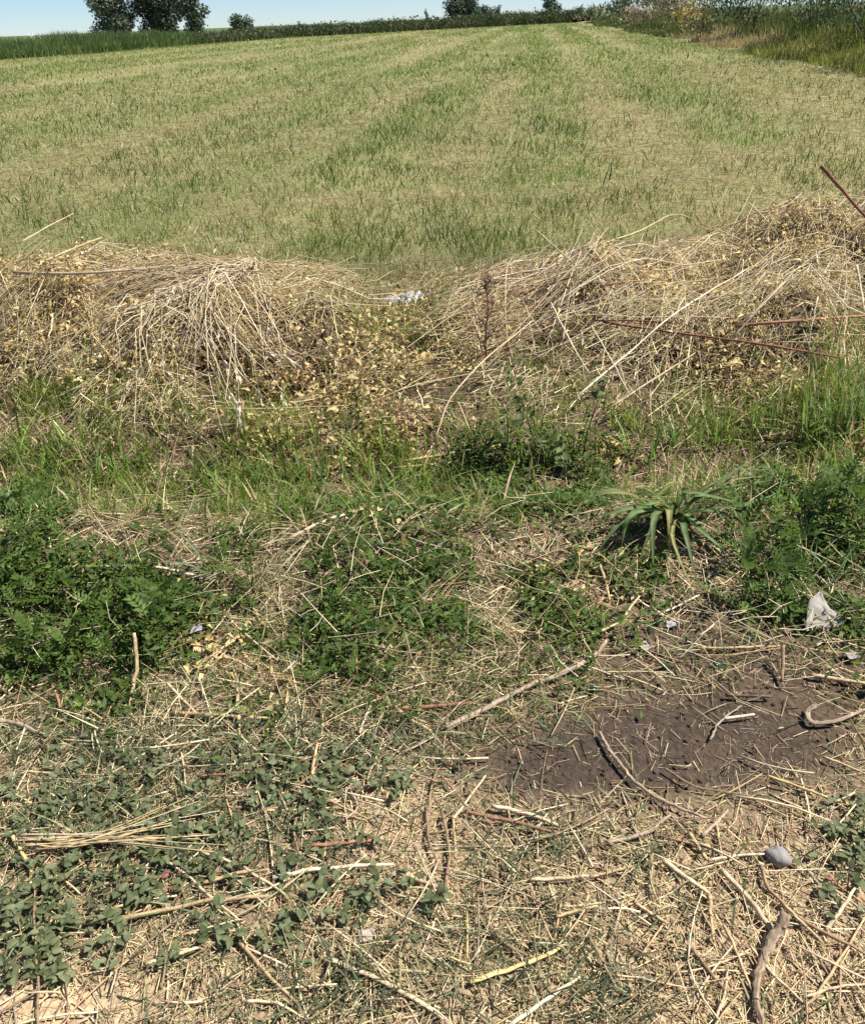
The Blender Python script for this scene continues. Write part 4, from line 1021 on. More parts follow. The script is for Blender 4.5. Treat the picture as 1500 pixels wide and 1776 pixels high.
LAND_HAY = [((1460, 330), 'the thick jutting red branch'), ((1250, 590), 'the longest red branch'), ((845, 560), 'the dock stem'), ((1150, 560), 'the long whitish slanting stalk'), ((1400, 553), 'the dark red-brown branch'), ((1100, 556), 'the level thin red branch'), ((940, 498), 'the short red branch'),
            ((150, 472), 'the straight grey branch'), ((400, 640), 'the hanging strands of the sheaf'), ((436, 462), 'the knot of the sheaf'), ((1490, 500), 'the thick bleached hanging stalk'), ((60, 600), 'the drift of golden leaves')]
def beside(p_, lands):
    u_, v_ = project(p_[0], p_[1], p_[2])
    return min(lands, key=lambda q: (q[0][0] - u_) ** 2 + (1.6 * (q[0][1] - v_)) ** 2)[1]

LAND_WEED = [((235, 1180), 'the stick standing crookedly'), ((92, 1215), 'the short reddish stub'), ((220, 985), 'the long whitish stick'), ((20, 855), 'the pale pipe end'), ((400, 1120), 'the drift of dry leaves'), ((30, 1255), 'the pale grey twig'), ((570, 905), 'the pale stalk on the ditch lip'),
             ((640, 1250), 'the short whitish stalk'), ((730, 1226), 'the reddish stick'), ((945, 972), 'the thin red twig'), ((355, 980), 'the wide-bladed tuft'), ((1168, 905), 'the broad arching grass clump'), ((1418, 1065), 'the paper scrap'), ((1357, 1150), 'the upright brown stub'), ((1296, 1108), 'the green glass'), ((1440, 830), 'the dry leaves by the ditch')]
LAND_DITCH = [((400, 740), 'the hanging strands of the sheaf'), ((500, 708), 'the thin level stalk'), ((20, 855), 'the pale pipe end'), ((790, 795), 'the pair of stalks across the ditch'), ((640, 700), 'the pale stalk between the heaps'), ((120, 690), 'the drift of golden leaves'), ((1030, 700), 'the slender dark weed'),
              ((1130, 660), 'the pale stalk below the whitish one'), ((1290, 660), 'the mound of golden leaves'), ((1450, 620), 'the tip of the longest red branch')]
TONE = {'pale': 'pale', 'white': 'whitish', 'tan': 'tan', 'yellow': 'yellow', 'brown': 'brown', 'grey': 'greyish', 'redbrown': 'reddish brown', 'red': 'dull red'}

# loose straw stalks
def loose_things(n, name, label, group, cat, sampler, Lr, Rr, lift, cols, curve, tilt, lands):
    made = 0
    while made < n:
        x_, y_, ok = sampler()
        if not ok: continue
        L = rng.uniform(*Lr); az = rng.random() * 2 * np.pi if not callable(curve) else curve()
        t = np.linspace(-0.5, 0.5, 6); c = rng.normal(0, 0.12)
        px_ = x_ + np.cos(az) * L * t - np.sin(az) * c * L * (t * t); py_ = y_ + np.sin(az) * L * t + np.cos(az) * c * L * (t * t)
        r = rng.uniform(*Rr)
        pz = height(px_, py_) + r * 0.8 + rng.uniform(*lift) + abs(rng.normal(0, tilt)) * L * (t + 0.5)
        P = np.stack([px_, py_, pz], -1)
        ck = cols[int(rng.integers(len(cols)))]
        me = stick_mesh(name, P, r, PAL[ck] * rng.uniform(0.8, 1.15), 5, 0.06, 0.75)
        size = 'short' if L < Lr[0] + 0.4 * (Lr[1] - Lr[0]) else 'long'
        o = obj(name, me, M_BARK); origin_to(me, o, P[0]); tag(o, '%s %s %s beside %s' % (size, TONE[ck], label, beside(P[3], lands)), cat, group)
        made += 1

def samp_near():
    y_ = rng.uniform(0.85, 1.95); x_ = rng.uniform(-1, 1) * (0.35 + 0.45 * y_)
    u_, v_ = project(x_, y_, float(height(x_, y_)))
    ok = rng.random() < 0.9 - 1.05 * float(soil_mask(u_, v_)) - 0.5 * float(E(u_, v_, 200, 1480, 330, 170)) and 0 < u_ < 1500
    return x_, y_, ok
loose_things(190, 'straw_stalk', 'straw stalk lying loose', 'loose straw stalks on the trodden ground', 'straw', samp_near, (0.04, 0.16), (0.0010, 0.0026), (0.004, 0.016), ['pale', 'tan', 'tan', 'yellow', 'pale', 'brown', 'grey'], None, 0.07, LAND_NEAR)

def samp_heap():
    y_ = rng.uniform(4.0, 6.1); x_ = rng.uniform(0.35, 3.4)
    return x_, y_, rng.random() < float(heap_mask(x_, y_))
loose_things(220, 'hay_stalk', 'thin dry stalk in the hay', 'long stalks in the hay heap with red branches', 'stalk', samp_heap, (0.35, 1.15), (0.0014, 0.0034), (0.05, 0.13), ['white', 'white', 'pale', 'pale', 'grey'], lambda: rng.normal(0.45, 0.55), 0.10, LAND_HAY)
loose_things(26, 'red_stalk', 'thin stalk in the hay', 'thin reddish stalks in the hay', 'stalk', samp_heap, (0.35, 0.9), (0.0016, 0.0032), (0.05, 0.12), ['redbrown', 'red'], lambda: rng.normal(0.1, 0.4), 0.06, LAND_HAY)
def samp_heap2():
    y_ = rng.uniform(4.1, 5.8); x_ = rng.uniform(-3.4, -0.5)
    return x_, y_, rng.random() < float(heap_mask(x_, y_))
loose_things(130, 'hay_stalk', 'thin dry stalk in the hay', 'long stalks on the hay heap behind the sheaf', 'stalk', samp_heap2, (0.3, 0.95), (0.0014, 0.0032), (0.05, 0.12), ['white', 'white', 'pale', 'tan'], lambda: rng.normal(0.1, 0.35), 0.08, LAND_HAY)

loose_things(12, 'red_stalk', 'thin stalk in the hay', 'thin reddish stalks in the hay', 'stalk', samp_heap2, (0.3, 0.7), (0.0014, 0.0028), (0.05, 0.12), ['redbrown', 'redbrown', 'red'], lambda: rng.normal(0.3, 0.4), 0.06, LAND_HAY)

# ------------------------------------------------------------------ the drooping sheaf of long dry grass on the left-hand heap
K0 = at(436, 462, 4.75)
sheaf = empty('dry_grass_sheaf', K0)
tag(sheaf, 'drooping sheaf of long dry seeding grass fanned out from a knotted end', 'sheaf')
def sheaf_stalk(ptsabs, r, col, head):
    P = catmull(np.array(ptsabs) - K0, 9)
    P[1:-1] += rng.normal(0, 0.009, (7, 3))
    me = stick_mesh('stalk', P, r, col, 4, 0.06, 0.55)
    s_ = obj('stalk', me, M_STRAW, sheaf)
    if head:
        n = 22
        q = P[-1] - P[-2]; q = q / np.linalg.norm(q)
        tt = rng.random(n)
        B = P[-1] - q * 0.10 * tt[:, None] + rng.normal(0, 0.003, (n, 3))
        L = 0.02 + 0.03 * rng.random(n)
        V_, F_, C_ = leaves(B, q + rng.normal(0, 0.28, (n, 3)), unit(rng.normal(0, 1, (n, 3))), L, L * 0.11, jitter(np.array([0.66, 0.56, 0.40]), n, 0.2))
        obj('seed_head', np_mesh('seed_head', V_, [F_], C_), M_STRAW, s_)
for k in range(78):      # strands that hang down over the front, leaving a ridge of stalks that runs from the knot
    rt = rng.random() ** 1.5
    rdg = K0 + (gp(225, 560, 0.12) - K0) * rt + np.array([rng.normal(0, 0.05), rng.normal(0, 0.06), 0.03 * rng.random() + 0.07 * rt * (1 - rt)])
    lock = [(-60, .8), (10, 1.0), (60, .75), (-110, .55), (105, .5)][k % 5]
    tu = 455 - 170 * rt + lock[0] + rng.normal(0, 20); f = lock[1] * rng.random() ** 0.6
    tv = 545 + 235 * f * (1 - 0.3 * min(1, abs((tu - 410) / 200)))
    e = gp(tu, tv, 0.02 + 0.12 * rng.random())
    e[1] = min(e[1], 4.35)
    m1 = rdg + (e - rdg) * 0.35 + np.array([0, -0.09, 0.07 + 0.10 * rng.random()]) + rng.normal(0, 0.03, 3)
    m2 = rdg + (e - rdg) * 0.72 + np.array([0, -0.13, 0.08 * rng.random() + 0.05]) + rng.normal(0, 0.035, 3)
    back = K0 + (rdg - K0) * 0.6 + rng.normal(0, 0.02, 3)
    sheaf_stalk([back, rdg, m1, m2, e], rng.uniform(0.0015, 0.0036), PAL[['pale', 'pale', 'white', 'white', 'tan'][k % 5]] * rng.uniform(0.85, 1.25), k % 3 == 0)
for k, (tu, tv, mv) in enumerate([(58, 612, 30), (0, 590, 26), (-40, 610, 20), (110, 640, 20), (150, 560, 40), (20, 640, 16), (190, 605, 20), (240, 540, 30), (160, 520, 55), (60, 545, 40), (270, 610, 20), (210, 655, 15), (130, 690, 10), (100, 575, 22), (320, 560, 20)] + [(float(rng.uniform(-20, 330)), float(rng.uniform(500, 690)), float(rng.uniform(5, 40))) for _ in range(62)]):
    e = gp(tu, tv, 0.07)
    m = (K0 + e) / 2 + np.array([0, -0.02, 0.0022 * mv + 0.03])
    st0 = K0 + rng.normal(0, 0.02, 3)
    sheaf_stalk([st0, m, e], rng.uniform(0.0014, 0.0036), PAL[['white', 'pale', 'tan'][k % 3]], k % 3 == 0)
for k, pts in enumerate([[(440, 462), (400, 446), (330, 452), (240, 485), (158, 512)], [(425, 470), (380, 462), (300, 470), (200, 500), (90, 530)]]):
    P = [at(q[0], q[1], 4.7 - 0.02 * i_) for i_, q in enumerate(pts)]
    sheaf_stalk(P, 0.003, PAL['tan'], False)
me = stick_mesh('knot', catmull(np.array([at(412, 482, 4.72), at(430, 467, 4.72), at(450, 455, 4.75)]) - K0, 6), 0.013, PAL['redbrown'] * 0.9, 6, 0.2, 0.8)
obj('knot', me, M_BARK, sheaf)

# straw bundle fanned over the low weeds, foreground left
B0 = gp(150, 1455, 0.03)
bun = empty('straw_bundle', B0)
tag(bun, 'fanned bundle of long yellow straws lying on the low dusty weeds', 'straw bundle')
for k in range(17):
    ea = gp(rng.uniform(15, 90), rng.uniform(1440, 1478), 0.015 + 0.02 * rng.random())
    eb = gp(rng.uniform(290, 400), 1388 + (k / 16) * 95 + rng.uniform(-6, 6), 0.02 + 0.02 * rng.random())
    md = gp(rng.uniform(140, 190), rng.uniform(1446, 1466), 0.03 + 0.012 * rng.random())
    me = stick_mesh('straw', catmull(np.array([ea, md, eb]) - B0, 8), rng.uniform(0.0014, 0.0024), PAL[['yellow', 'pale', 'tan', 'white'][k % 4]], 5, 0.05, 0.7)
    obj('straw', me, M_STRAW, bun)

# ------------------------------------------------------------------ plants
def broad_leaf_mesh(name, P, w_, col, n=9, fold=0.35):
    """long strap leaf with a pale midrib"""
    C_ = catmull(P, n)
    Ll = np.linalg.norm(C_[-1] - C_[0])
    C_[2:] += np.cumsum(rng.normal(0, 0.006 * Ll, (n - 2, 3)), 0)
    t = np.gradient(C_, axis=0); t = unit(t)
    side = np.cross(t, np.array([0, 0, 1.0])); side = unit(side)
    nn = np.cross(side, t)
    q = np.linspace(0, 1, n)
    wd = w_ * np.minimum(1, 0.45 + 2.4 * q) * np.clip((1 - q) * 2.3, 0.02, 1)
    L_ = C_ - side * wd[:, None] + nn * (wd * fold)[:, None]; Rr = C_ + side * wd[:, None] + nn * (wd * fold)[:, None]
    m1 = C_ - side * (wd * 0.12)[:, None]; m2 = C_ + side * (wd * 0.12)[:, None]
    V_ = np.stack([L_, m1, m2, Rr], 1).reshape(-1, 3)
    cc = np.stack([col, col * 1.9 + 0.03, col * 1.9 + 0.03, col * 0.92], 0)
    Cc = np.broadcast_to(cc[None], (n, 4, 3)).reshape(-1, 3)
    return np_mesh(name, V_, [grid_faces(1, n, 4, False)], Cc, True)

root_p = gp(1168, 906)
clump = empty('broad_bladed_grass', root_p)
clump.scale = (1.2, 1.2, 1.2)
tag(clump, 'clump of broad arching blue-green grass blades with pale midribs on bare soil', 'grass clump')
TIPS = [((1075,866,.13),(1022,885,.06)), ((1085,890,.11),(1035,903,.05)), ((1100,905,.10),(1042,972,.01)), ((1105,900,.13),(1090,955,.02)), ((1140,905,.12),(1140,992,.015)), ((1160,895,.12),(1160,958,.03)),
        ((1185,925,.11),(1207,1016,.01)), ((1215,925,.10),(1278,978,.02)), ((1235,893,.12),(1273,908,.06)), ((1262,882,.14),(1322,862,.12)), ((1232,850,.12),(1300,838,.12)), ((1235,846,.15),(1330,788,.16)),
        ((1205,870,.16),(1260,885,.07)), ((1130,880,.12),(1085,885,.05)), ((1148,870,.15),(1118,868,.12)), ((1245,858,.10),(1240,870,.04)), ((1195,905,.09),(1236,945,.02))]
for k, (m, e) in enumerate(TIPS + [((m_[0] + rng.normal(0, 12), m_[1] + rng.normal(0, 8), m_[2] * 0.8), (e_[0] + rng.normal(0, 26), e_[1] + rng.normal(0, 14), e_[2])) for m_, e_ in TIPS[::2]]):
    st0 = root_p + np.array([rng.normal(0, 0.012), rng.normal(0, 0.012), -0.005])
    P = np.array([st0, st0 * 0.6 + gp(*m) * 0.4 + np.array([0, 0, 0.03]), gp(*m), gp(*e)]) - root_p
    obj('leaf', broad_leaf_mesh('leaf', P, rng.uniform(0.006, 0.0125), (np.array([0.085, 0.13, 0.038]) if k % 5 else np.array([0.19, 0.18, 0.06])) * rng.uniform(0.7, 1.25), 11), M_LEAF, clump)

def blade_tuft(u_, v_, n, Lr, wr, col, label, spread=0.5, group='broad-bladed grass tufts in the ditch'):
    p_ = gp(u_, v_)
    r_ = empty('grass_tuft', p_)
    for k in range(n):
        L = rng.uniform(*Lr); az = rng.random() * 2 * np.pi; le = abs(rng.normal(0, spread)) * 0.6 + 0.08; be = rng.random() ** 2 * 0.9
        ln = blade_lines(np.array([rng.normal(0, 0.02)]), np.array([rng.normal(0, 0.02)]), np.array([-0.01]), np.array([L]), np.array([az]), np.array([le]), np.array([be]), 5)[0]
        obj('blade', broad_leaf_mesh('blade', ln, rng.uniform(*wr), col * rng.uniform(0.8, 1.25), 8, 0.3), M_GRASS, r_)
    tag(r_, label if group is None or 'ditch' not in group else ('tall' if Lr[1] > 0.3 else 'fresh') + ' broad-bladed grass tuft in the ditch beside ' + beside(p_, LAND_DITCH), 'grass tuft', group)
G1 = np.array([0.10, 0.165, 0.035]); G2 = np.array([0.15, 0.23, 0.045])
TL = 'tuft of broad green grass blades standing in the ditch below the drooping sheaf'
for (u_, v_) in [(165, 850), (215, 830), (255, 862), (90, 815), (30, 800), (305, 850), (345, 835), (395, 862), (440, 850), (485, 868), (520, 840), (565, 865), (610, 850), (650, 860), (690, 868), (125, 780), (60, 860), (730, 855)]:
    blade_tuft(u_, v_, 8, (0.12, 0.26), (0.003, 0.006), G1 if rng.random() < .6 else G2, TL)
TR = 'tuft of broad green grass blades in the ditch in front of the red branches'
for (u_, v_) in [(1095, 790), (1130, 800), (1165, 775), (1200, 765), (1240, 770), (1270, 755), (1310, 765), (1340, 745)]:
    blade_tuft(u_, v_, 7, (0.12, 0.24), (0.003, 0.006), G1 if rng.random() < .5 else G2, TR)
for (u_, v_) in [(1395, 765), (1430, 770), (1465, 760), (1495, 750), (1530, 760)]:
    blade_tuft(u_, v_, 10, (0.2, 0.36), (0.004, 0.008), G1, 'tall dense tuft of broad grass blades below the high end of the hay heap', 0.35)
blade_tuft(355, 1000, 5, (0.14, 0.22), (0.005, 0.008), np.array([0.10, 0.15, 0.07]), 'tuft with wide pale-ribbed blades next to the whitish stick', 0.3, None)
blade_tuft(1310, 850, 4, (0.10, 0.17), (0.006, 0.009), np.array([0.08, 0.14, 0.05]), 'small upright tuft just behind the broad arching clump', 0.25, None)
for (u_, v_) in [(1440, 1020), (1490, 1000), (1400, 1000), (1350, 1020), (1465, 950)]:
    blade_tuft(u_, v_, 8, (0.10, 0.22), (0.0022, 0.004), np.array([0.095, 0.15, 0.055]), 'loose tuft of narrow arching grass around the paper scrap', 0.9, 'narrow grass tufts around the paper scrap')

# feathery weeds with divided leaves
def pinnate_mesh(name, L, pairs, lw, col):
    a = Acc()
    t = np.linspace(0, 1, 7)
    ras = np.stack([L * t, 0 * t, 0.30 * L * t * (1 - t) * 1.3 - 0.12 * L * t * t], -1)
    a.add(*tubes(ras[None], np.linspace(0.0012, 0.0005, 7)[None], (col * 1.3)[None], 3))
    B, D = [], []
    for k in range(pairs):
        tt = 0.22 + 0.72 * k / (pairs - 1); p_ = np.array([L * tt, 0, 0.39 * L * tt * (1 - tt) - 0.12 * L * tt * tt])
        for sg in (-1, 1):
            B.append(p_); D.append([0.75, sg * 1.0, 0.15 + rng.normal(0, 0.15)])
    B.append(ras[-1]); D.append([1, 0, -0.2])
    B = np.array(B); D = np.array(D); n = len(B)
    LL = lw * np.linspace(0.8, 1.1, n) * (1 - 0.35 * np.abs(np.linspace(-0.4, 1, n)))
    a.add(*leaves(B, D, np.tile([0, 0, 1.0], (n, 1)) + rng.normal(0, 0.15, (n, 3)), LL, LL * 0.23, jitter(col, n, 0.15)))
    return a.mesh(name)
PIN = [pinnate_mesh('leaf', L, pr, lw, GREEN_MID * np.array([0.66, 0.72, 0.8]) * c_) for L, pr, lw, c_ in [(0.14, 6, 0.045, 1.0), (0.17, 7, 0.05, 0.85), (0.11, 5, 0.042, 1.2), (0.15, 6, 0.055, 0.75)]]
def feathery(loc, nleaf, hgt, label, group):
    r_ = empty('feathery_weed', loc)
    sc = hgt / 0.2
    ln = catmull([(0, 0, -0.01), (rng.normal(0, .02), rng.normal(0, .02), hgt * 0.5), (rng.normal(0, .03), rng.normal(0, .03), hgt)], 6)
    obj('stem', stick_mesh('stem', ln, 0.0028, GREEN_MID * 1.1, 5, 0.05, 0.5), M_LEAF, r_)
    for k in range(nleaf):
        o_ = obj('leaf', PIN[int(rng.integers(4))], M_LEAF, r_)
        q = (k + 0.6) / nleaf
        o_.location = Vector(ln[min(5, int(q * 5.5))])
        o_.rotation_euler = (rng.normal(0, 0.25), -R(15 + 40 * q) + rng.normal(0, 0.15), k * 2.4 + rng.normal(0, 0.3))
        o_.scale = (sc * rng.uniform(0.75, 1.1),) * 3
    tag(r_, ('small ' if hgt < 0.09 else 'bushy ' if hgt > 0.12 else '') + 'feathery weed with divided leaves beside ' + beside(loc, LAND_WEED), 'weed', group)
FL = 'feathery weed with divided dark green leaves in the leafy patch by the standing stick'
for (u_, v_) in [(20, 935), (75, 930), (15, 1010), (70, 1010), (30, 1090), (95, 1080), (140, 1060), (150, 1140), (195, 1100), (205, 1160), (250, 1080), (275, 1140), (300, 1090), (60, 1160), (110, 1180), (265, 1030), (-20, 1050), (10, 1170)]:
    feathery(gp(u_, v_), 11, rng.uniform(0.08, 0.15), FL, 'feathery weeds in front of the ditch')
FM = 'feathery weed with divided leaves growing between straw and dry grass past the leafy patch'
for (u_, v_) in [(400, 1010), (440, 1030), (560, 1010), (620, 990), (660, 1000), (590, 1060), (530, 1120), (640, 1110), (700, 1060), (560, 1190), (620, 1180), (740, 1000)]:
    feathery(gp(u_, v_), 8, rng.uniform(0.06, 0.11), FM, 'feathery weeds in front of the ditch')
FR = 'feathery weed with divided leaves beside the broad arching grass clump and paper scrap'
for (u_, v_) in [(1300, 985), (1345, 960), (1390, 930), (1440, 900), (1480, 940), (1280, 1055), (1340, 1060), (1370, 1000), (1480, 870)]:
    feathery(gp(u_, v_), 10, rng.uniform(0.11, 0.2), FR, 'feathery weeds in front of the ditch')

# upright dark weeds in the gap of the hay
def leaf_piece(L, w_, col):
    q = np.linspace(0, 1, 7)
    P = np.stack([L * q, 0 * q, 0.12 * L * np.sin(q * 2.2) - 0.1 * L * q * q], -1)
    return broad_shape(P, w_, col)
def broad_shape(P, w_, col):
    n = len(P); q = np.linspace(0, 1, n)
    wd = w_ * (np.sin(np.pi * np.clip(q * 0.96 + 0.04, 0, 1) ** 0.75) + 0.02)
    s_ = np.array([0, 1.0, 0])
    V_ = np.stack([P - s_ * wd[:, None] + np.array([0, 0, 1]) * (wd * 0.3)[:, None], P, P + s_ * wd[:, None] + np.array([0, 0, 1]) * (wd * 0.3)[:, None]], 1).reshape(-1, 3)
    cc = np.stack([col, col * 1.35, col * 0.9]); Cc = np.broadcast_to(cc[None], (n, 3, 3)).reshape(-1, 3)
    return np_mesh('leaf', V_, [grid_faces(1, n, 3, False)], Cc, True)
OVATE = [leaf_piece(0.042, 0.012, np.array([0.095, 0.13, 0.042])), leaf_piece(0.034, 0.010, np.array([0.125, 0.165, 0.05])), leaf_piece(0.05, 0.013, np.array([0.08, 0.11, 0.035]))]
def upright_weed(pts, label, n=22):
    P = catmull(np.array([gp(pts[0][0], pts[0][1])] + [at(q[0], q[1], q[2]) for q in pts[1:]]), 10)
    r_ = empty('upright_weed', P[0])
    obj('stem', stick_mesh('stem', P - P[0], 0.004, np.array([0.11, 0.07, 0.07]), 5, 0.06, 0.45), M_BARK, r_)
    for k in range(n):
        q = 0.12 + 0.88 * k / n
        o_ = obj('leaf', OVATE[int(rng.integers(3))], M_LEAF, r_)
        o_.location = Vector(P[min(9, int(q * 9.9))] - P[0] + rng.normal(0, 0.022, 3))
        o_.rotation_euler = (rng.normal(0, 0.4), rng.normal(-0.1, 0.5), k * 2.4)
        o_.scale = (rng.uniform(0.7, 1.25),) * 3
    tag(r_, label, 'weed')
upright_weed([(950, 815), (925, 760, 3.3), (905, 690, 3.35), (890, 640, 3.4)], 'upright dark-leaved weed with a purplish stem leaning in front of the hay', 52)
upright_weed([(1012, 815), (1015, 760, 3.25), (1035, 700, 3.3), (1048, 655, 3.32)], 'slender dark-leaved weed growing beside the leaning purplish-stemmed one', 34)
upright_weed([(985, 830), (975, 800, 3.05), (960, 770, 3.05)], 'bushy short dark-leaved weed at the foot of the leaning purplish-stemmed one', 26)
upright_weed([(870, 800), (880, 760, 3.3), (878, 710, 3.3)], 'short dark-leaved weed at the ditch edge near the dock stem', 16)

# seeding dock stem
dp = gp(845, 640)
dock = empty('dock_stem', dp)
tag(dock, 'dark reddish seeding dock stem standing upright between the hay heaps', 'dock plant')
D0 = [dp - dp, at(842, 590, dp[1]) - dp, at(846, 530, dp[1] + 0.02) - dp, at(840, 478, dp[1] + 0.03) - dp]
P = catmull(np.array(D0), 10)
obj('stem', stick_mesh('stem', P, 0.006, PAL['redbrown'] * 0.8, 6, 0.1, 0.5), M_BARK, dock)
for k in range(7):
    b_ = P[2 + k]; e = b_ + np.array([rng.normal(0, 0.05), rng.normal(0, 0.03), 0.06 + 0.05 * rng.random()])
    br = obj('side_branch', stick_mesh('side_branch', catmull(np.array([b_, (b_ + e) / 2 + [0.01, 0, -0.01], e]), 5), 0.0025, PAL['redbrown'] * 0.7, 4), M_BARK, dock)
    n = 70
    tt = rng.random(n)[:, None]
    V_, F_, C_ = leaves(b_ + (e - b_) * tt + rng.normal(0, 0.010, (n, 3)), rng.normal(0, 1, (n, 3)), unit(rng.normal(0, 1, (n, 3))), np.full(n, 0.011), np.full(n, 0.0045), jitter(np.array([0.20, 0.12, 0.085]), n, 0.4))
    obj('seeds', np_mesh('seeds', V_, [F_], C_), M_DRYLEAF, br)

# low dusty weed sprigs, foreground left, and the clump by the stone
SPL = [leaf_piece(0.021, 0.0068, np.array(c)) for c in [(0.13, 0.155, 0.07), (0.165, 0.19, 0.095), (0.105, 0.13, 0.055), (0.20, 0.22, 0.11)]]
def sprig(loc, n, label, group, sc=1.0):
    r_ = empty('weed_sprig', loc, rng.random() * 6.28)
    ln = catmull([(0, 0, 0), (0.02, rng.normal(0, .006), 0.014), (0.055, rng.normal(0, .015), 0.016)], 5)
    obj('stem', stick_mesh('stem', ln, 0.0014, np.array([0.12, 0.14, 0.07]), 4, 0.05, 0.7), M_LEAF, r_)
    for k in range(n):
        o_ = obj('leaf', SPL[int(rng.integers(4))], M_LEAF, r_)
        o_.location = Vector(ln[k % 5]) + Vector((0, 0, 0.004 + 0.008 * rng.random()))
        o_.rotation_euler = (rng.normal(0, 0.35), rng.normal(-0.2, 0.3), k * 2.2 + rng.normal(0, 0.4))
        o_.scale = (rng.uniform(0.7, 1.25),) * 3
    r_.scale = (sc,) * 3
    tag(r_, label, 'weed', group)
n_ = 0
while n_ < 130:
    u_, v_ = rng.uniform(-20, 760), rng.uniform(1300, 1720)
    d_ = float(0.95 * E(u_, v_, 170, 1490, 330, 150) + 0.95 * E(u_, v_, 40, 1650, 110, 90) + 0.6 * E(u_, v_, 540, 1340, 200, 60) + 0.75 * E(u_, v_, 610, 1590, 150, 60) + 0.5 * E(u_, v_, 520, 1450, 150, 60))
    if rng.random() > d_: continue
    pp = gp(u_, v_, 0.004); nl = int(rng.integers(7, 15)); sprig(pp, nl, ('sparse ' if nl < 9 else 'dense ' if nl > 11 else '') + 'low dusty weed sprig with small oval leaves beside ' + beside(pp, LAND_NEAR), 'low dusty weed sprigs', rng.uniform(0.8, 1.15)); n_ += 1
for k in range(13):
    sprig(gp(1472 + rng.normal(0, 28), 1480 + rng.normal(0, 45), 0.006), 9, 'dusty green weed sprig in the leafy clump beside the grey stone', 'weed sprigs beside the stone', 0.95)
for k in range(7):
    sprig(gp(1195 + rng.normal(0, 10), 1560 + k * 20, 0.004), 8, 'small mossy green sprig in the straw beside two tan stalks', 'mossy sprigs in the straw', 0.42)

# ------------------------------------------------------------------ stone and litter
import bmesh
def stone():
    bm = bmesh.new(); bmesh.ops.create_icosphere(bm, subdivisions=4, radius=1)
    V_ = np.array([v_.co[:] for v_ in bm.verts]); F_ = np.array([[w2.index for w2 in f.verts] for f in bm.faces]); bm.free()
    d = unit(V_)
    r_ = 1 + 0.10 * np.sin(d[:, 0] * 2.3 + 1) + 0.08 * np.cos(d[:, 1] * 3 + d[:, 2] * 2) + 0.05 * (fbm(d[:, 0] + d[:, 2], d[:, 1], 0.5, 3) - 0.5)
    r_ -= 0.09 * np.exp(-((d[:, 0] + 0.25 + 0.5 * d[:, 1]) / 0.10) ** 2) * (d[:, 2] > -0.2)
    r_ -= 0.15 * np.exp(-(((d[:, 0] + 0.75) / 0.3) ** 2 + ((d[:, 1] - 0.3) / 0.3) ** 2))
    P = d * r_[:, None] * np.array([0.0285, 0.0225, 0.019])
    c = np.array([0.235, 0.215, 0.195]) * (0.85 + 0.4 * fbm(P[:, 0], P[:, 1] + P[:, 2], 0.012, 5))[:, None]
    return np_mesh('stone', P, [F_], c, True)
o = obj('stone', stone(), M_STONE); p = gp(1346, 1492)
o.location = Vector(p) + Vector((0, 0, 0.013)); o.rotation_euler = (0.1, 0.15, -0.5)
tag(o, 'smooth grey pebble-like stone with a groove lying on straw', 'stone')

def crumple(name, outline, loc, rz, tilt, col, m, label, cat, amp=0.006, seed=1, n=14):
    """a real crumpled sheet: outline polygon filled by a grid and folded"""
    pts = np.array(outline, float); c0 = pts.mean(0)
    rings = []
    per = np.vstack([pts, pts[:1]])
    seg = np.linspace(0, len(pts), n * 2, endpoint=False)
    bd = np.array([per[int(s)] + (per[int(s) + 1] - per[int(s)]) * (s - int(s)) for s in seg])
    for k in np.linspace(0.08, 1, 7): rings.append(c0 + (bd - c0) * k)
    Q = np.array(rings); K_, S_ = Q.shape[:2]
    zz = amp * 6 * (np.abs(fbm(Q[..., 0], Q[..., 1], 0.022, seed) - 0.5)) + amp * 3 * vnoise(Q[..., 0] + Q[..., 1], Q[..., 1] * 0.2, 0.012, seed + 2)
    V_ = np.concatenate([Q, zz[..., None]], -1).reshape(-1, 3)
    F_ = grid_faces(1, K_, S_, True)
    V2 = V_ - np.array([0, 0, 0.0009])
    F2 = grid_faces(1, K_, S_, True)[:, ::-1] + len(V_)
    cap = np.arange(S_)[None]
    rim = np.stack([np.arange(S_) + (K_ - 1) * S_, (np.arange(S_) + 1) % S_ + (K_ - 1) * S_, (np.arange(S_) + 1) % S_ + (K_ - 1) * S_ + len(V_), np.arange(S_) + (K_ - 1) * S_ + len(V_)], -1)
    VV = np.concatenate([V_, V2])
    me = np_mesh(name, VV, [np.concatenate([F_, F2, rim]), cap], np.broadcast_to(np.array(col), (len(VV), 3)) * (0.92 + 0.16 * rng.random((len(VV), 1))))
    o = obj(name, me, m); o.location = Vector(loc); o.rotation_euler = (tilt, 0, rz)
    return tag(o, label, cat)
crumple('paper_scrap', [(-.052, -.050), (.062, -.044), (.07, -.018), (.036, .012), (.018, .066), (-.022, .040)], gp(1418, 1064, 0.05), 0.05, 0.75, (0.40, 0.36, 0.305), M_PAPER, 'torn dirty white paper scrap standing against the grass', 'paper', 0.0025, 3)
crumple('plastic_bag', [(-.16, -.05), (-.02, -.07), (.10, -.03), (.17, .02), (.06, .05), (-.08, .04)], gp(700, 524, 0.06), 0.25, 0.25, (0.40, 0.40, 0.42), M_PLASTIC, 'crumpled greyish white plastic film lying between the hay heaps', 'plastic', 0.016, 5)
crumple('paper_bit', [(-.014, -.01), (.014, -.012), (.015, .012), (-.012, .013)], gp(633, 1624, 0.008), 0.2, 0.1, (0.42, 0.37, 0.33), M_PAPER, 'small square grey paper bit among the low dusty weeds', 'paper', 0.001, 7)
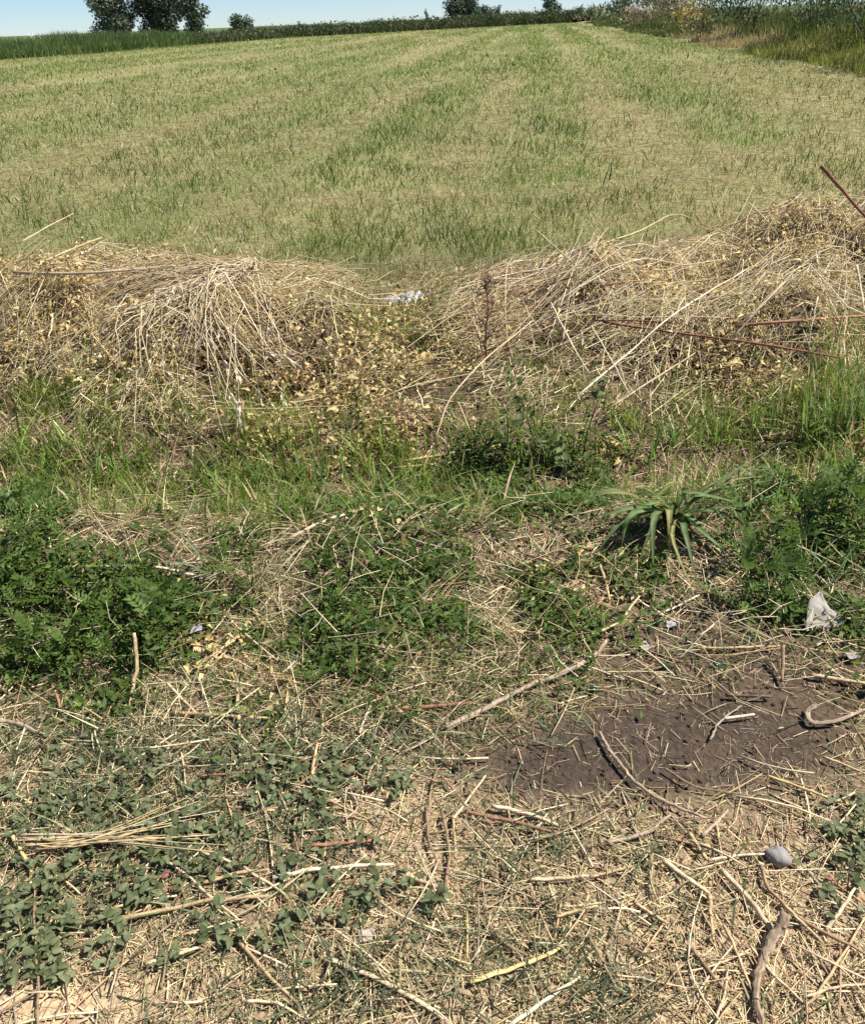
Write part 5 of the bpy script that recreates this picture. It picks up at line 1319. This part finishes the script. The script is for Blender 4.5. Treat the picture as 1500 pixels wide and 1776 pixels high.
crumple('white_wrapper', [(-.016, -.01), (.016, -.008), (.02, .008), (-.01, .012)], gp(1162, 1084, 0.012), 0.1, 0.3, (0.36, 0.34, 0.33), M_PAPER, 'small white wrapper piece against the green glass', 'wrapper', 0.002, 8)
crumple('white_scrap', [(-.012, -.016), (.012, -.014), (.01, .016), (-.008, .012)], gp(1118, 1122, 0.01), 0.5, 0.3, (0.34, 0.33, 0.32), M_PAPER, 'crinkled white scrap on the soil near the longest branch', 'scrap', 0.003, 9)
crumple('pale_scrap', [(-.02, -.012), (.018, -.01), (.02, .01), (-.015, .014)], gp(340, 1092, 0.03), 0.4, 0.4, (0.32, 0.30, 0.31), M_PAPER, 'pale lilac-white scrap half hidden in the leafy weeds', 'scrap', 0.003, 10)
crumple('stone_chip', [(-.02, -.014), (.02, -.012), (.022, .012), (-.015, .016)], gp(1475, 1140, 0.008), 0.4, 0.1, (0.26, 0.24, 0.23), M_STONE, 'flat dark grey stone chip on the soil in front of the paper scrap', 'stone', 0.004, 12)
for (u_, v_, c_, lab) in [(180, 1366, (0.5, 0.24, 0.09), 'orange dead leaf among the dusty weeds above the fanned straw bundle'), (80, 1391, (0.42, 0.2, 0.13), 'russet dead leaf close to the fanned straw bundle'), (566, 1584, (0.48, 0.2, 0.11), 'small coral dead leaf near the square paper bit'),
                          (287, 1518, (0.3, 0.13, 0.1), 'dark red dead leaf by the slanting pale stalk'), (86, 1652, (0.4, 0.2, 0.12), 'brown dead leaf by the upright brown stalk'), (300, 1545, (0.36, 0.14, 0.08), 'brick-red dead leaf next to the long tan stem'), (1442, 1528, (0.45, 0.24, 0.15), 'pinkish dead leaf under the clump beside the stone')]:
    crumple('dead_leaf', [(-.011, -.004), (0, -.008), (.012, -.003), (.013, .003), (0, .008), (-.01, .005)], gp(u_, v_, 0.014), rng.random() * 3, 0.25, c_, M_DRYLEAF, lab, 'leaf', 0.002, int(u_))

def shard(u_, v_, s, label):
    k = 6; an = np.sort(rng.random(k)) * 2 * np.pi
    rr = s * (0.6 + 0.5 * rng.random(k))
    top = np.stack([np.cos(an) * rr, np.sin(an) * rr * 0.7, 0.004 + 0.006 * np.cos(an) ** 2], -1)
    bot = top - np.array([0, 0, 0.003])
    V_ = np.concatenate([top, bot]); i_ = np.arange(k); j_ = (i_ + 1) % k
    me = np_mesh('glass_shard', V_, [i_[None], (i_[::-1] + k)[None], np.stack([i_, i_ + k, j_ + k, j_], -1)])
    o = obj('glass_shard', me, M_GLASS); o.location = Vector(gp(u_, v_, 0.008)); o.rotation_euler = (rng.uniform(0.1, 0.5), rng.normal(0, 0.2), rng.random() * 6)
    tag(o, label, 'glass shard')
for (u_, v_, s_, lab) in [(1143, 1082, 0.020, 'bright green glass shard next to the small white wrapper'), (1128, 1096, 0.016, 'green glass shard just in front of the bright one'), (1296, 1108, 0.017, 'green glass shard below the feathery weeds near the paper scrap'),
                          (1190, 1112, 0.016, 'green glass shard behind the straight tan stick'), (1150, 1155, 0.021, 'widest dark green glass shard at the front edge of the glass'), (1208, 1142, 0.017, 'dark green glass shard in front of the straight tan stick'),
                          (1245, 1155, 0.018, 'dark green glass shard near the upright brown stub'), (1030, 1195, 0.022, 'dark green glass shard in trampled grass under the longest branch')]:
    shard(u_, v_, s_, lab)
P = np.array([gp(-20, 846, 0.03), gp(10, 850, 0.035), gp(40, 858, 0.03)])
me = stick_mesh('pale_pipe', catmull(P, 5), 0.008, np.array([0.62, 0.66, 0.70]), 8, 0.02, 0.95)
o = obj('plastic_pipe', me, M_PLASTIC); origin_to(me, o, P[0]); tag(o, 'pale bluish plastic pipe end lying at the ditch edge', 'pipe')
